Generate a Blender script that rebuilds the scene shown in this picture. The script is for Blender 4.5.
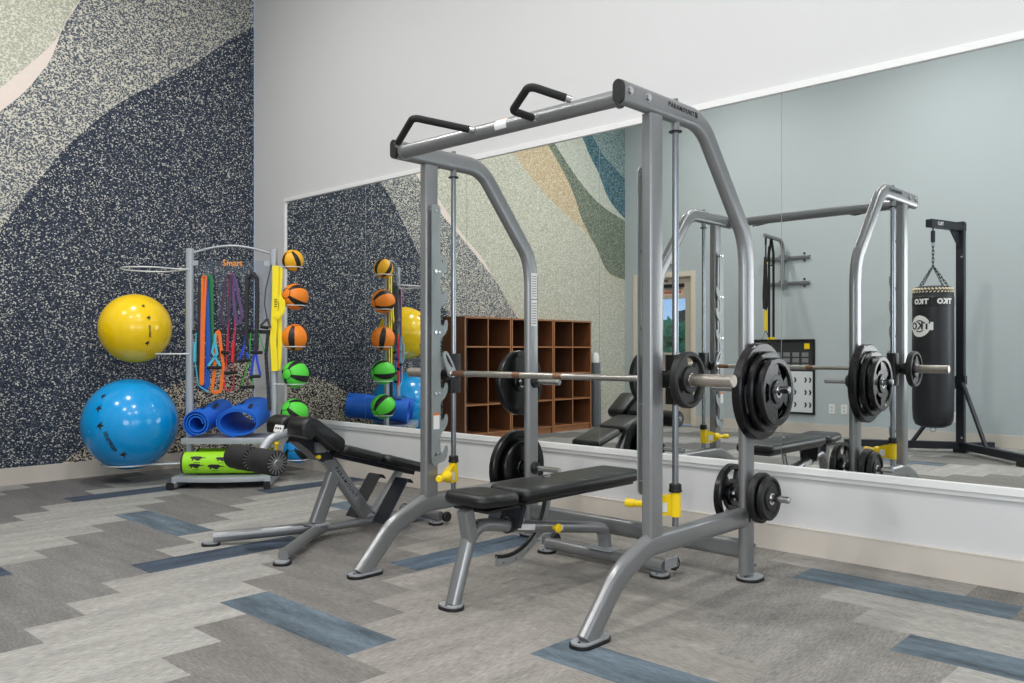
import bpy, bmesh, math, random
from mathutils import Vector, Matrix
PI = math.pi
SC = bpy.context.scene
for _o in list(bpy.data.objects): bpy.data.objects.remove(_o, do_unlink=True)

# ------------------------------------------------------------------ camera, sky, lights, exposure
CAMP = Vector((7.5247, -4.2877, 1.0773)); PSI = 0.7559
cd = bpy.data.cameras.new('camera'); cam = bpy.data.objects.new('camera', cd)
SC.collection.objects.link(cam); SC.camera = cam
cam.location = CAMP; cam.rotation_euler = (PI/2, 0, PSI)
cd.sensor_width = 36; cd.lens = 36*843.66/1024; cd.shift_y = 8.42/1024; cd.clip_start = .05; cd.clip_end = 200

W = bpy.data.worlds.new('sky'); SC.world = W; W.use_nodes = True
wn = W.node_tree; wn.nodes.clear()
stc = wn.nodes.new('ShaderNodeTexCoord'); ssp = wn.nodes.new('ShaderNodeSeparateXYZ'); sky = wn.nodes.new('ShaderNodeValToRGB')
sky.color_ramp.elements[0].position = .0; sky.color_ramp.elements[0].color = (.50, .66, .86, 1)
sky.color_ramp.elements[1].position = .12; sky.color_ramp.elements[1].color = (.16, .38, .82, 1)
wn.links.new(stc.outputs['Generated'], ssp.inputs[0]); wn.links.new(ssp.outputs['Z'], sky.inputs[0])
bg = wn.nodes.new('ShaderNodeBackground'); bg.inputs[1].default_value = .75
wo = wn.nodes.new('ShaderNodeOutputWorld')
wn.links.new(sky.outputs[0], bg.inputs[0]); wn.links.new(bg.outputs[0], wo.inputs[0])

def area(name, loc, rot, size, power, color=(1, 1, 1), shape='DISK', size_y=None):
    l = bpy.data.lights.new(name, 'AREA'); l.shape = shape; l.size = size
    if size_y: l.size_y = size_y
    l.energy = power; l.color = color
    o = bpy.data.objects.new(name, l); o.location = loc; o.rotation_euler = rot
    SC.collection.objects.link(o); return o
CEIL = 4.9; ROOMX = 11.0; ROOMY = -6.19
for lx in (1.9, 4.7, 7.5):
    for ly in (-2.3, -4.6):
        area('ceiling_lamp', (lx, ly, CEIL-.06), (0, 0, 0), .16, 30, (1, .98, .95))
area('daylight_fill', (ROOMX-.12, -3.1, 1.75), (0, -PI/2, 0), 2.0, 62, (.93, .97, 1), 'RECTANGLE', 4.2)  # added soft daylight fill at the unseen right wall, no window built there
area('daylight_fill', (8.4, ROOMY+.12, 1.65), (PI/2, 0, 0), 3.4, 56, (.98, .98, 1), 'RECTANGLE', 1.7)  # added fill behind the camera, lifts the low mirror wall; no window there
area('ceiling_fill', (5.5, -3.1, CEIL-.08), (0, 0, 0), 7.0, 12, (1, .985, .965), 'RECTANGLE', 3.0)  # added broad fill under the ceiling, which has no skylight
SC.view_settings.view_transform = 'Standard'; SC.view_settings.look = 'None'
SC.view_settings.exposure = 0.78; SC.view_settings.gamma = 1; SC.view_settings.use_curve_mapping = False

# ------------------------------------------------------------------ materials
def lin(c):
    return tuple(((x/255)/12.92 if x/255 <= .04045 else ((x/255+.055)/1.055)**2.4) for x in c)
MATS = {}
def mat(name, rgb, rough=.5, metal=0., var=.06, vscale=20., bump=0., bscale=200., coat=0., alpha=None, spec=.5, stretch=None):
    if name in MATS: return MATS[name]
    m = bpy.data.materials.new(name); m.use_nodes = True; t = m.node_tree; n = t.nodes; L = t.links
    b = n['Principled BSDF']; b.inputs['Roughness'].default_value = rough; b.inputs['Metallic'].default_value = metal
    b.inputs['Specular IOR Level'].default_value = spec; b.inputs['Coat Weight'].default_value = coat
    tc = n.new('ShaderNodeTexCoord'); nz = n.new('ShaderNodeTexNoise'); nz.inputs['Scale'].default_value = vscale
    nz.inputs['Detail'].default_value = 3
    src = tc.outputs['Object']
    if stretch:
        mp = n.new('ShaderNodeMapping'); mp.inputs['Scale'].default_value = stretch
        L.new(src, mp.inputs[0]); src = mp.outputs[0]
    L.new(src, nz.inputs['Vector'])
    c = lin(rgb); mx = n.new('ShaderNodeMix'); mx.data_type = 'RGBA'
    mx.inputs[6].default_value = tuple(max(0, x*(1-var)) for x in c)+(1,); mx.inputs[7].default_value = tuple(min(1, x*(1+var)) for x in c)+(1,)
    L.new(nz.outputs['Fac'], mx.inputs[0]); L.new(mx.outputs[2], b.inputs['Base Color'])
    if bump:
        nb = n.new('ShaderNodeTexNoise'); nb.inputs['Scale'].default_value = bscale; L.new(src, nb.inputs['Vector'])
        bp = n.new('ShaderNodeBump'); bp.inputs['Strength'].default_value = bump; bp.inputs['Distance'].default_value = .002
        L.new(nb.outputs['Fac'], bp.inputs['Height']); L.new(bp.outputs[0], b.inputs['Normal'])
    if alpha is not None: b.inputs['Alpha'].default_value = alpha
    MATS[name] = m; return m
def speckle(name, cols, scale=80, rough=.85):
    """wallcovering of printed chips: voronoi cells with a random colour each; cols = [(upto, rgb), ...]"""
    m = bpy.data.materials.new(name); m.use_nodes = True; t = m.node_tree; n = t.nodes; L = t.links
    b = n['Principled BSDF']; b.inputs['Roughness'].default_value = rough; b.inputs['Specular IOR Level'].default_value = .25
    tc = n.new('ShaderNodeTexCoord'); mp = n.new('ShaderNodeMapping'); mp.inputs['Scale'].default_value = (scale, scale*.85, scale*1.1)
    nz = n.new('ShaderNodeTexNoise'); nz.inputs['Scale'].default_value = 40; vm = n.new('ShaderNodeMixRGB'); vm.blend_type = 'ADD'; vm.inputs[0].default_value = .45
    L.new(tc.outputs['Object'], mp.inputs[0]); L.new(tc.outputs['Object'], nz.inputs['Vector'])
    L.new(mp.outputs[0], vm.inputs[1]); L.new(nz.outputs['Color'], vm.inputs[2])
    v = n.new('ShaderNodeTexVoronoi'); v.inputs['Scale'].default_value = 1; L.new(vm.outputs[0], v.inputs['Vector'])
    sp = n.new('ShaderNodeSeparateColor'); L.new(v.outputs['Color'], sp.inputs[0])
    r = n.new('ShaderNodeValToRGB'); r.color_ramp.interpolation = 'CONSTANT'; e = r.color_ramp.elements
    e[0].position = 0; e[0].color = lin(cols[0][1])+(1,); pos = cols[0][0]
    e[1].position = pos; e[1].color = lin(cols[1][1])+(1,); pos = cols[1][0]
    for up, c in cols[2:]:
        x = e.new(pos); x.color = lin(c)+(1,); pos = up
    L.new(sp.outputs[0], r.inputs[0]); L.new(r.outputs[0], b.inputs['Base Color'])
    MATS[name] = m; return m

SILVER = mat('silver_powder_coat', (138, 139, 141), .28, .5, .05, 60, .05, 900)
SILVERL = mat('light_silver_paint', (168, 171, 176), .38, .35, .04)
RACKMETAL = mat('grey_white_metal', (170, 175, 182), .35, .3, .03)
PLATEM = mat('cut_steel_plate', (168, 170, 172), .4, .6, .06)
CHROME = mat('bright_steel', (200, 200, 202), .18, 1., .05)
BARSTEEL = mat('worn_bar_steel', (186, 182, 176), .3, .95, .12, 90)
RUST = mat('rusted_knurl_steel', (140, 106, 84), .5, .6, .3, 60)
SLEEVE = mat('sleeve_steel', (178, 170, 162), .35, .8, .22, 40)
BLKVINYL = mat('black_vinyl', (17, 18, 21), .36, 0, .15, 60, .12, 700, spec=.5)
BLKRUB = mat('black_rubber', (20, 20, 21), .5, 0, .2, 40)
BLKGLOSS = mat('black_urethane', (11, 11, 13), .27, 0, .2, 30, .05, 300, spec=.45)
BLKFOAM = mat('black_foam', (26, 26, 27), .8, 0, .2, 50, .3, 900)
RIBGREY = mat('ribbed_grey_plastic', (96, 96, 98), .6, 0, .1)
BLKPLAS = mat('black_plastic', (22, 22, 24), .4, 0, .1)
BLKMETAL = mat('black_powder_coat', (28, 31, 40), .4, .1, .1)
YELLOW = mat('yellow_plastic', (246, 208, 8), .35, 0, .04)
LABELW = mat('white_label', (226, 226, 224), .6)
LABELO = mat('orange_label', (226, 120, 40), .6)
LABELG = mat('grey_label_print', (150, 150, 152), .6)
INK = mat('dark_ink', (30, 32, 36), .6)
WALLW = mat('white_wall_paint', (208, 208, 209), .75, 0, .012, 1.5, .05, 300, spec=.25)
WALLB = mat('grey_blue_wall_paint', (178, 187, 190), .75, 0, .015, 1.5, spec=.25)
TRIMW = mat('white_gloss_trim', (228, 228, 228), .4, 0, .01)
BASEB = mat('beige_vinyl_baseboard', (203, 195, 186), .5, 0, .02)
CASING = mat('beige_door_casing', (216, 206, 190), .5, 0, .02)
CEILM = mat('white_ceiling', (232, 232, 230), .9)
WOODE = mat('walnut_laminate', (160, 108, 70), .5, 0, .18, 6, stretch=(6, 6, .7))
WOODI = mat('dark_walnut_laminate', (92, 60, 42), .55, 0, .2, 6, stretch=(6, 6, .7))

def mirror_mat():
    m = bpy.data.materials.new('mirror_glass'); m.use_nodes = True; b = m.node_tree.nodes['Principled BSDF']
    b.inputs['Base Color'].default_value = (.86, .885, .875, 1); b.inputs['Metallic'].default_value = 1; b.inputs['Roughness'].default_value = 0
    return m
MIRROR = mirror_mat()
def glass_mat(name, col, alpha):
    m = bpy.data.materials.new(name); m.use_nodes = True; t = m.node_tree; n = t.nodes; L = t.links; n.clear()
    o = n.new('ShaderNodeOutputMaterial'); mx = n.new('ShaderNodeMixShader'); tr = n.new('ShaderNodeBsdfTransparent'); g = n.new('ShaderNodeBsdfGlossy')
    tr.inputs[0].default_value = col; g.inputs['Roughness'].default_value = .05; mx.inputs[0].default_value = alpha
    L.new(tr.outputs[0], mx.inputs[1]); L.new(g.outputs[0], mx.inputs[2]); L.new(mx.outputs[0], o.inputs[0]); return m
GLASS = glass_mat('window_glass', (.93, .96, .97, 1), .06)
ACRYL = glass_mat('clear_acrylic', (.90, .93, .97, 1), .06)

# ------------------------------------------------------------------ object helpers
COL = SC.collection
def new_root(name, label, cat, loc=(0, 0, 0), rz=0, group=None):
    o = bpy.data.objects.new(name, None); COL.objects.link(o); o.empty_display_size = .1
    o.matrix_world = Matrix.Translation(Vector(loc)) @ Matrix.Rotation(rz, 4, 'Z')
    o['label'] = label; o['category'] = cat
    if group: o['group'] = group
    return o
def wmat(o):
    m = o.matrix_basis.copy()
    while o.parent: o = o.parent; m = o.matrix_basis @ m
    return m
def part(name, bm, m, parent=None, smooth=True, local=False, label=None, bevel=0, split=False):
    if split:      # every separate piece becomes a part of its own
        left = set(bm.verts); outs = []
        while left:
            st = [left.pop()]; isl = set(st)
            while st:
                v = st.pop()
                for e in v.link_edges:
                    w = e.other_vert(v)
                    if w not in isl: isl.add(w); left.discard(w); st.append(w)
            b2 = bmesh.new(); mp = {v: b2.verts.new(v.co) for v in isl}
            for f in bm.faces:
                if f.verts[0] in isl: b2.faces.new([mp[v] for v in f.verts]).material_index = f.material_index
            outs.append(part(name, b2, m, parent, smooth, local, label, bevel))
        bm.free(); return outs[0]
    return _part(name, bm, m, parent, smooth, local, label, bevel)
def _part(name, bm, m, parent=None, smooth=True, local=False, label=None, bevel=0):
    """bm in world coordinates (or in the parent's frame when local=True)"""
    me = bpy.data.meshes.new(name)
    if parent and not local: bm.transform(wmat(parent).inverted())
    bmesh.ops.recalc_face_normals(bm, faces=bm.faces)
    bm.to_mesh(me); bm.free()
    for mm in (m if isinstance(m, (list, tuple)) else [m]): me.materials.append(mm)
    o = bpy.data.objects.new(name, me); COL.objects.link(o)
    if parent: o.parent = parent
    if smooth:
        for p in me.polygons: p.use_smooth = True
        me.set_sharp_from_angle(angle=math.radians(38))
    if bevel:
        md = o.modifiers.new('bevel', 'BEVEL'); md.width = bevel; md.segments = 2; md.limit_method = 'ANGLE'; md.angle_limit = math.radians(40)
    if label: o['label'] = label
    return o
def tag(o, label, cat, group=None):
    o['label'] = label; o['category'] = cat
    if group: o['group'] = group
    return o
def struct(o): o['kind'] = 'structure'; return o
def single(name, label, cat, bm, m, loc, group=None, **k):
    """one-mesh thing with its origin at loc; bm in world coordinates"""
    bm.transform(Matrix.Translation(-Vector(loc)))
    o = part(name, bm, m, None, **k); o.location = loc
    return tag(o, label, cat, group)
def copy_tree(o, parent=None):
    c = o.copy(); COL.objects.link(c); c.parent = parent
    for ch in list(o.children): copy_tree(ch, c)
    return c

def box(bm, x0, x1, y0, y1, z0, z1, mi=0):
    vs = [bm.verts.new((x, y, z)) for x in (x0, x1) for y in (y0, y1) for z in (z0, z1)]
    for f in ((0, 1, 3, 2), (4, 6, 7, 5), (0, 4, 5, 1), (2, 3, 7, 6), (0, 2, 6, 4), (1, 5, 7, 3)):
        fc = bm.faces.new([vs[i] for i in f]); fc.material_index = mi
    return vs
def mbox(bm, M, sx, sy, sz, mi=0):
    vs = box(bm, -sx/2, sx/2, -sy/2, sy/2, -sz/2, sz/2, mi)
    for v in vs: v.co = M @ v.co
def fillet(pts, r, n=6):
    pts = [Vector(p) for p in pts]; out = [pts[0]]
    for i in range(1, len(pts)-1):
        a, p, c = pts[i-1], pts[i], pts[i+1]; rr = r[i] if isinstance(r, (list, dict)) else r
        u = (a-p).normalized(); v = (c-p).normalized(); ang = u.angle(v)
        if ang > PI-.02 or rr <= 0: out.append(p); continue
        d = min(rr/math.tan(ang/2), (a-p).length*.48, (c-p).length*.48); rr = d*math.tan(ang/2)
        cen = p+(u+v).normalized()*(rr/math.sin(ang/2)); s = p+u*d-cen; e = p+v*d-cen
        for k in range(n+1):
            th = s.angle(e); f = k/n
            q = (s*math.sin((1-f)*th)+e*math.sin(f*th))/math.sin(th) if th > 1e-4 else s
            out.append(cen+q)
    out.append(pts[-1]); return out
def circ(r, n=12): return [(r*math.cos(2*PI*k/n), r*math.sin(2*PI*k/n)) for k in range(n)]
def rrect(w, h, r=None, n=5):
    r = min(w, h)/2*.999 if r is None else r; out = []
    for cx, cy, a0 in ((w/2-r, h/2-r, 0), (-w/2+r, h/2-r, 90), (-w/2+r, -h/2+r, 180), (w/2-r, -h/2+r, 270)):
        for k in range(n+1):
            a = math.radians(a0+90*k/n); out.append((cx+r*math.cos(a), cy+r*math.sin(a)))
    return out
def sweep(bm, pts, prof, hint=None, closed=False, cap=True, mi=0, scl=None):
    pts = [Vector(p) for p in pts]; n = len(pts); rings = []; side = None
    for i, p in enumerate(pts):
        if closed: t = (pts[(i+1) % n]-pts[i-1]).normalized()
        else: t = (pts[min(i+1, n-1)]-pts[max(i-1, 0)]).normalized()
        if hint is not None: s = Vector(hint)
        elif side is None: s = Vector((0, 0, 1)) if abs(t.z) < .9 else Vector((1, 0, 0))
        else: s = side
        s = (s-t*s.dot(t)).normalized(); side = s; b = t.cross(s)
        k = scl[i] if scl else 1
        rings.append([bm.verts.new(p+s*a*k+b*c*k) for a, c in prof])
    m = len(prof); rr = range(n) if closed else range(n-1)
    for i in rr:
        A, B = rings[i], rings[(i+1) % n]
        for j in range(m):
            f = bm.faces.new((A[j], A[(j+1) % m], B[(j+1) % m], B[j])); f.material_index = mi
    if cap and not closed:
        bm.faces.new(rings[0][::-1]).material_index = mi; bm.faces.new(rings[-1]).material_index = mi
    return rings
def tube(bm, pts, r, n=12, **k): return sweep(bm, pts, circ(r, n), **k)
def lathe(bm, prof, M=None, n=32, a0=0, a1=2*PI, mi=0):
    """prof: list of (radius, height) about local Z"""
    M = M or Matrix(); full = abs(a1-a0-2*PI) < 1e-6; rings = []; cnt = n if full else n+1
    for k in range(cnt):
        a = a0+(a1-a0)*k/n
        rings.append([bm.verts.new(M @ Vector((r*math.cos(a), r*math.sin(a), h))) for r, h in prof])
    for k in range(n):
        A, B = rings[k], rings[(k+1) % cnt]
        for j in range(len(prof)-1):
            try: bm.faces.new((A[j], B[j], B[j+1], A[j+1])).material_index = mi
            except ValueError: pass
    if not full:
        for R in (rings[0], rings[-1]):
            try: bm.faces.new(R).material_index = mi
            except ValueError: pass
    bmesh.ops.remove_doubles(bm, verts=bm.verts, dist=1e-6)
AX = Matrix.Rotation(PI/2, 4, 'Y')       # local Z -> world +X
AY = Matrix.Rotation(-PI/2, 4, 'X')      # local Z -> world +Y
def T(x, y, z): return Matrix.Translation(Vector((x, y, z)))
def cyl(bm, c, r, h0, h1, axis='Z', n=20, ch=.0, mi=0):
    M = T(*c) @ {'X': AX, 'Y': AY, 'Z': Matrix()}[axis]
    p = [(0, h0), (r-ch, h0), (r, h0+ch), (r, h1-ch), (r-ch, h1), (0, h1)] if ch else [(0, h0), (r, h0), (r, h1), (0, h1)]
    lathe(bm, p, M, n, mi=mi)
def prism(bm, poly, M, d, mi=0):
    """poly in local XY extruded by d along local Z"""
    a = [bm.verts.new(M @ Vector((x, y, 0))) for x, y in poly]; b = [bm.verts.new(M @ Vector((x, y, d))) for x, y in poly]
    bm.faces.new(a[::-1]).material_index = mi; bm.faces.new(b).material_index = mi; n = len(poly)
    for i in range(n): bm.faces.new((a[i], a[(i+1) % n], b[(i+1) % n], b[i])).material_index = mi
def YZ(x): return Matrix(((0, 0, 1, x), (1, 0, 0, 0), (0, 1, 0, 0), (0, 0, 0, 1)))   # local (X,Y,Z)->(Y,Z,X)
def text_bm(s, size, ext=.0006, bold=0, spacing=1.0, align='CENTER'):
    c = bpy.data.curves.new('txt', 'FONT'); c.body = s; c.size = size; c.extrude = ext; c.align_x = align; c.align_y = 'CENTER'
    c.offset = bold; c.space_character = spacing; c.resolution_u = 2
    o = bpy.data.objects.new('txt', c); COL.objects.link(o); bpy.context.view_layer.update()
    dg = bpy.context.evaluated_depsgraph_get(); me = bpy.data.meshes.new_from_object(o.evaluated_get(dg))
    bm = bmesh.new(); bm.from_mesh(me); bpy.data.objects.remove(o, do_unlink=True); bpy.data.meshes.remove(me); bpy.data.curves.remove(c)
    return bm
def basis(o, x, y):
    x = Vector(x).normalized(); y = Vector(y); y = (y-x*y.dot(x)).normalized(); z = x.cross(y)
    return Matrix(((x.x, y.x, z.x, o[0]), (x.y, y.y, z.y, o[1]), (x.z, y.z, z.z, o[2]), (0, 0, 0, 1)))
def BM(): return bmesh.new()

# ------------------------------------------------------------------ floor: herringbone plank carpet tiles
def floor_mat():
    m = bpy.data.materials.new('plank_carpet'); m.use_nodes = True; t = m.node_tree; n = t.nodes; L = t.links
    b = n['Principled BSDF']; b.inputs['Roughness'].default_value = .8; b.inputs['Specular IOR Level'].default_value = .25
    at = n.new('ShaderNodeAttribute'); at.attribute_name = 'tone'; ad = n.new('ShaderNodeAttribute'); ad.attribute_name = 'grain'
    tc = n.new('ShaderNodeTexCoord')
    def layer(sc, scale, detail):
        mp = n.new('ShaderNodeMapping'); mp.inputs['Scale'].default_value = sc; nz = n.new('ShaderNodeTexNoise')
        nz.inputs['Scale'].default_value = scale; nz.inputs['Detail'].default_value = detail; nz.inputs['Roughness'].default_value = .6
        L.new(tc.outputs['Object'], mp.inputs[0]); L.new(mp.outputs[0], nz.inputs['Vector']); return nz.outputs['Fac']
    def mixf(a, c, f):
        x = n.new('ShaderNodeMix'); x.data_type = 'FLOAT'; L.new(f, x.inputs[0]); L.new(a, x.inputs[2]); L.new(c, x.inputs[3]); return x.outputs[0]
    big = mixf(layer((11, 2.0, 1), 1.0, 4), layer((2.0, 11, 1), 1.0, 4), ad.outputs['Fac'])
    fine = mixf(layer((190, 24, 1), 1.0, 3), layer((24, 190, 1), 1.0, 3), ad.outputs['Fac'])
    def rng(v, lo, hi):
        r = n.new('ShaderNodeMapRange'); r.inputs[1].default_value = .25; r.inputs[2].default_value = .75
        r.inputs[3].default_value = lo; r.inputs[4].default_value = hi; L.new(v, r.inputs[0]); return r.outputs[0]
    mu = n.new('ShaderNodeMath'); mu.operation = 'MULTIPLY'; aa = n.new('ShaderNodeAttribute'); aa.attribute_name = 'accent'
    am = n.new('ShaderNodeMath'); am.operation = 'MULTIPLY_ADD'; L.new(aa.outputs['Fac'], am.inputs[0]); am.inputs[1].default_value = 1.9; am.inputs[2].default_value = 1.
    bo = n.new('ShaderNodeMath'); bo.operation = 'MULTIPLY'; L.new(rng(big, -.22, .22), bo.inputs[0]); L.new(am.outputs[0], bo.inputs[1])
    b1 = n.new('ShaderNodeMath'); b1.operation = 'ADD'; L.new(bo.outputs[0], b1.inputs[0]); b1.inputs[1].default_value = 1.
    L.new(b1.outputs[0], mu.inputs[0]); L.new(rng(fine, .58, 1.44), mu.inputs[1])
    vm = n.new('ShaderNodeVectorMath'); vm.operation = 'SCALE'; L.new(at.outputs['Color'], vm.inputs[0]); L.new(mu.outputs[0], vm.inputs['Scale'])
    L.new(vm.outputs[0], b.inputs['Base Color'])
    bp = n.new('ShaderNodeBump'); bp.inputs['Strength'].default_value = .35; bp.inputs['Distance'].default_value = .002
    L.new(fine, bp.inputs['Height']); L.new(bp.outputs[0], b.inputs['Normal'])
    return m
PW = .2285; OX, OY = 4.1472, -2.5254
def tone_of(kind, s, i, j):
    BL = (88, 100, 110); DB = (62, 72, 86)
    if kind == 'X' and (i, j) in ((0, 0), (-8-2, 2), (7, 9), (10, 6), (6, 2), (-7, 7), (0, -8)): return BL
    if kind == 'Y' and (i, j) in ((-4, 0), (0, 4), (-14, 2), (-11, 7), (-6, -6)): return DB if i != 0 else (84, 98, 112)
    m = s//4; rnd = random.Random(i*131+j*17+(7 if kind == 'X' else 0)); k = rnd.uniform(-4, 4)
    pal = {-5: (150, 149, 146), -4: (106, 104, 104), -3: (148, 147, 143), -2: (116, 114, 112), -1: (153, 151, 147), 0: (118, 115, 112),
           1: (140, 136, 131), 2: (136, 132, 127), 3: (128, 125, 121), 4: (152, 150, 145), 5: (112, 109, 105)}
    if kind == 'X' and (i, j) == (6, 10): return (138, 134, 130)
    c = pal.get(m, pal[-1] if m % 2 else pal[-2]); return tuple(x+k for x in c)
def build_floor():
    bm = BM(); data = []
    def rect(x0, x1, y0, y1, tone, g):
        x0 = max(x0, 0); x1 = min(x1, ROOMX); y0 = max(y0, ROOMY); y1 = min(y1, 0)
        if x1-x0 < 1e-4 or y1-y0 < 1e-4: return
        f = bm.faces.new([bm.verts.new(p) for p in ((x0, y0, 0), (x1, y0, 0), (x1, y1, 0), (x0, y1, 0))]); data.append((tone, g))
    for j in range(-18, 13):
        for i in range(-24, 34):
            if (i+j) % 8 == 0: rect(OX+i*PW, OX+(i+4)*PW, OY+j*PW, OY+(j+1)*PW, tone_of('X', i+j, i, j), 1.)
            if (i+j) % 8 == 4: rect(OX+i*PW, OX+(i+1)*PW, OY+j*PW, OY+(j+4)*PW, tone_of('Y', i+j, i, j), 0.)
    me = bpy.data.meshes.new('floor'); bm.to_mesh(me); bm.free(); me.materials.append(floor_mat())
    me.attributes.new('tone', 'FLOAT_COLOR', 'FACE'); me.attributes.new('grain', 'FLOAT', 'FACE'); me.attributes.new('accent', 'FLOAT', 'FACE')
    for k, (tn, gr) in enumerate(data): me.attributes['tone'].data[k].color = lin(tn)+(1,)
    for k, (tn, gr) in enumerate(data): me.attributes['grain'].data[k].value = gr
    for k, (tn, gr) in enumerate(data): me.attributes['accent'].data[k].value = 1. if tn[2]-tn[0] > 15 else 0.
    o = bpy.data.objects.new('floor', me); COL.objects.link(o); struct(o)
build_floor()

# ------------------------------------------------------------------ walls
def mural():
    def interp(c, y):
        if y <= c[0][0]: return c[0][1]
        for (a, b), (c2, d) in zip(c, c[1:]):
            if y <= c2: t = (y-a)/(c2-a); return b+(d-b)*t
        return c[-1][1]
    def sm(c):   # smooth polyline
        for _ in range(2):
            o = [c[0]]
            for p, q in zip(c, c[1:]): o += [(p[0]*.75+q[0]*.25, p[1]*.75+q[1]*.25), (p[0]*.25+q[0]*.75, p[1]*.25+q[1]*.75)]
            c = o+[c[-1]]
        return c
    mound = sm([(-1.95, -.05), (-1.77, .13), (-1.49, .32), (-1.22, .56), (-.93, .71), (-.72, .79), (-.3, .93), (0, 1.0)])
    b1 = sm([(-4.2, -.1), (-3.5, .3), (-3, .85), (-2.5, 1.6), (-2.13, 2.15), (-2.05, 2.3), (-1.9, 2.5), (-1.75, 2.74), (-1.54, 2.97), (-1.33, 3.2), (-1, 3.45), (-.68, 3.675), (-.425, 3.9), (-.23, 4.08), (0, 4.25)])
    pL = sm([(-4.4, .9), (-3.819, 1.49), (-3.563, 1.755), (-3.42, 1.94), (-3.09, 2.21), (-2.87, 2.39), (-2.395, 2.75), (-2.21, 2.965), (-2.05, 3.13), (-1.905, 3.35), (-1.82, 3.5), (-1.79, 3.63), (-1.73, 3.8), (-1.6, 4.03), (-1.4, 4.5), (-1.3, 5)])
    pU = sm([(-4.4, .9), (-3.819, 1.495), (-3.563, 1.76), (-3.31, 2.05), (-3.09, 2.3), (-2.87, 2.43), (-2.395, 2.89), (-2.21, 3.15), (-2.045, 3.33), (-1.79, 3.64), (-1.73, 3.81), (-1.6, 4.04), (-1.4, 4.51), (-1.3, 5.01)])
    st = sm([(-6.2, 2.13), (-5.83, 2.175), (-5.64, 2.32), (-5.51, 2.54), (-5.2, 2.8), (-4.85, 2.94), (-4.4, 3.16), (-4.08, 3.36), (-3.71, 3.65), (-3.2, 4.1), (-2.4, 5.0)])
    tg = sm([(-6.2, 2.14), (-5.83, 2.185), (-5.64, 2.33), (-5.51, 2.55), (-5.29, 2.75), (-5.115, 2.98), (-4.99, 3.24), (-4.76, 3.54), (-4.41, 3.88), (-3.9, 4.3), (-3.2, 5.0)])
    gl = sm([(-6.2, 3.03), (-5.64, 3.17), (-5.24, 3.37), (-4.9, 3.62), (-4.55, 3.91), (-4, 4.4), (-3.4, 5)])
    lt = sm([(-6.2, 3.06), (-6.01, 3.15), (-5.74, 3.33), (-5.55, 3.66), (-5.33, 3.87), (-5.17, 4.1), (-4.8, 4.5), (-4.4, 5)])
    tt = sm([(-6.2, 3.66), (-5.86, 3.83), (-5.55, 4.0), (-5.2, 4.4), (-4.9, 5)])
    curves = [mound, b1, pL, pU, st, tg, gl, lt, tt]
    bm = BM(); ys = [i*.03 for i in range(int(ROOMY/.03)-1, 1)]; ys[0] = ROOMY; prev = None
    for y in ys:
        zs = [0.]
        for k, c in enumerate(curves):
            z = interp(c, y)
            if k == 0 and y < -1.95: z = 0
            if k == 1 and y < -4.1: z = 0
            if k in (2, 3) and y < -4.4: z = interp(c, -4.4)+(y+4.4)*1.3
            zs.append(min(max(z, zs[-1]), CEIL))
        zs.append(CEIL)
        cur = [bm.verts.new((0, y, z)) for z in zs]
        if prev:
            for k in range(len(zs)-1):
                if cur[k+1].co.z-cur[k].co.z < 1e-6 and prev[k+1].co.z-prev[k].co.z < 1e-6: continue
                f = bm.faces.new((prev[k], cur[k], cur[k+1], prev[k+1])); f.material_index = k
        prev = cur
    mats = [speckle('mural_black_beige_chips', [(.40, (38, 40, 46)), (.53, (108, 104, 98)), (1, (212, 202, 186))], 100),
            speckle('mural_navy_chips', [(.50, (42, 50, 66)), (.78, (66, 74, 90)), (.88, (122, 126, 128)), (1, (204, 202, 194))], 106),
            speckle('mural_grey_chips', [(.40, (84, 92, 104)), (.58, (140, 141, 140)), (1, (206, 203, 190))], 100),
            mat('mural_pink_paint', (228, 214, 206), .8),
            speckle('mural_sage_chips', [(.40, (172, 173, 158)), (.65, (194, 194, 179)), (1, (216, 214, 200))], 95),
            speckle('mural_tan_chips', [(.4, (182, 160, 128)), (.65, (200, 181, 151)), (1, (216, 205, 180))], 95),
            speckle('mural_olive_chips', [(.45, (92, 104, 92)), (.7, (122, 130, 116)), (1, (156, 162, 146))], 95),
            speckle('mural_pale_grey_chips', [(.4, (172, 178, 168)), (.7, (194, 198, 186)), (1, (214, 214, 202))], 95),
            speckle('mural_teal_chips', [(.45, (44, 82, 98)), (.7, (76, 112, 126)), (1, (134, 158, 160))], 95),
            speckle('mural_teal_grey_chips', [(.35, (84, 116, 124)), (.6, (128, 150, 152)), (1, (172, 184, 176))], 95)]
    me = bpy.data.meshes.new('wall_left'); bmesh.ops.recalc_face_normals(bm, faces=bm.faces); bm.to_mesh(me); bm.free()
    for m in mats: me.materials.append(m)
    o = bpy.data.objects.new('wall_left', me); COL.objects.link(o); struct(o)
mural()
MX0, MPW, MZ0, MZ1 = .5809, 1.2224, .459, 2.457; NPAN = 5; MX1 = MX0+NPAN*MPW
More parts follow.
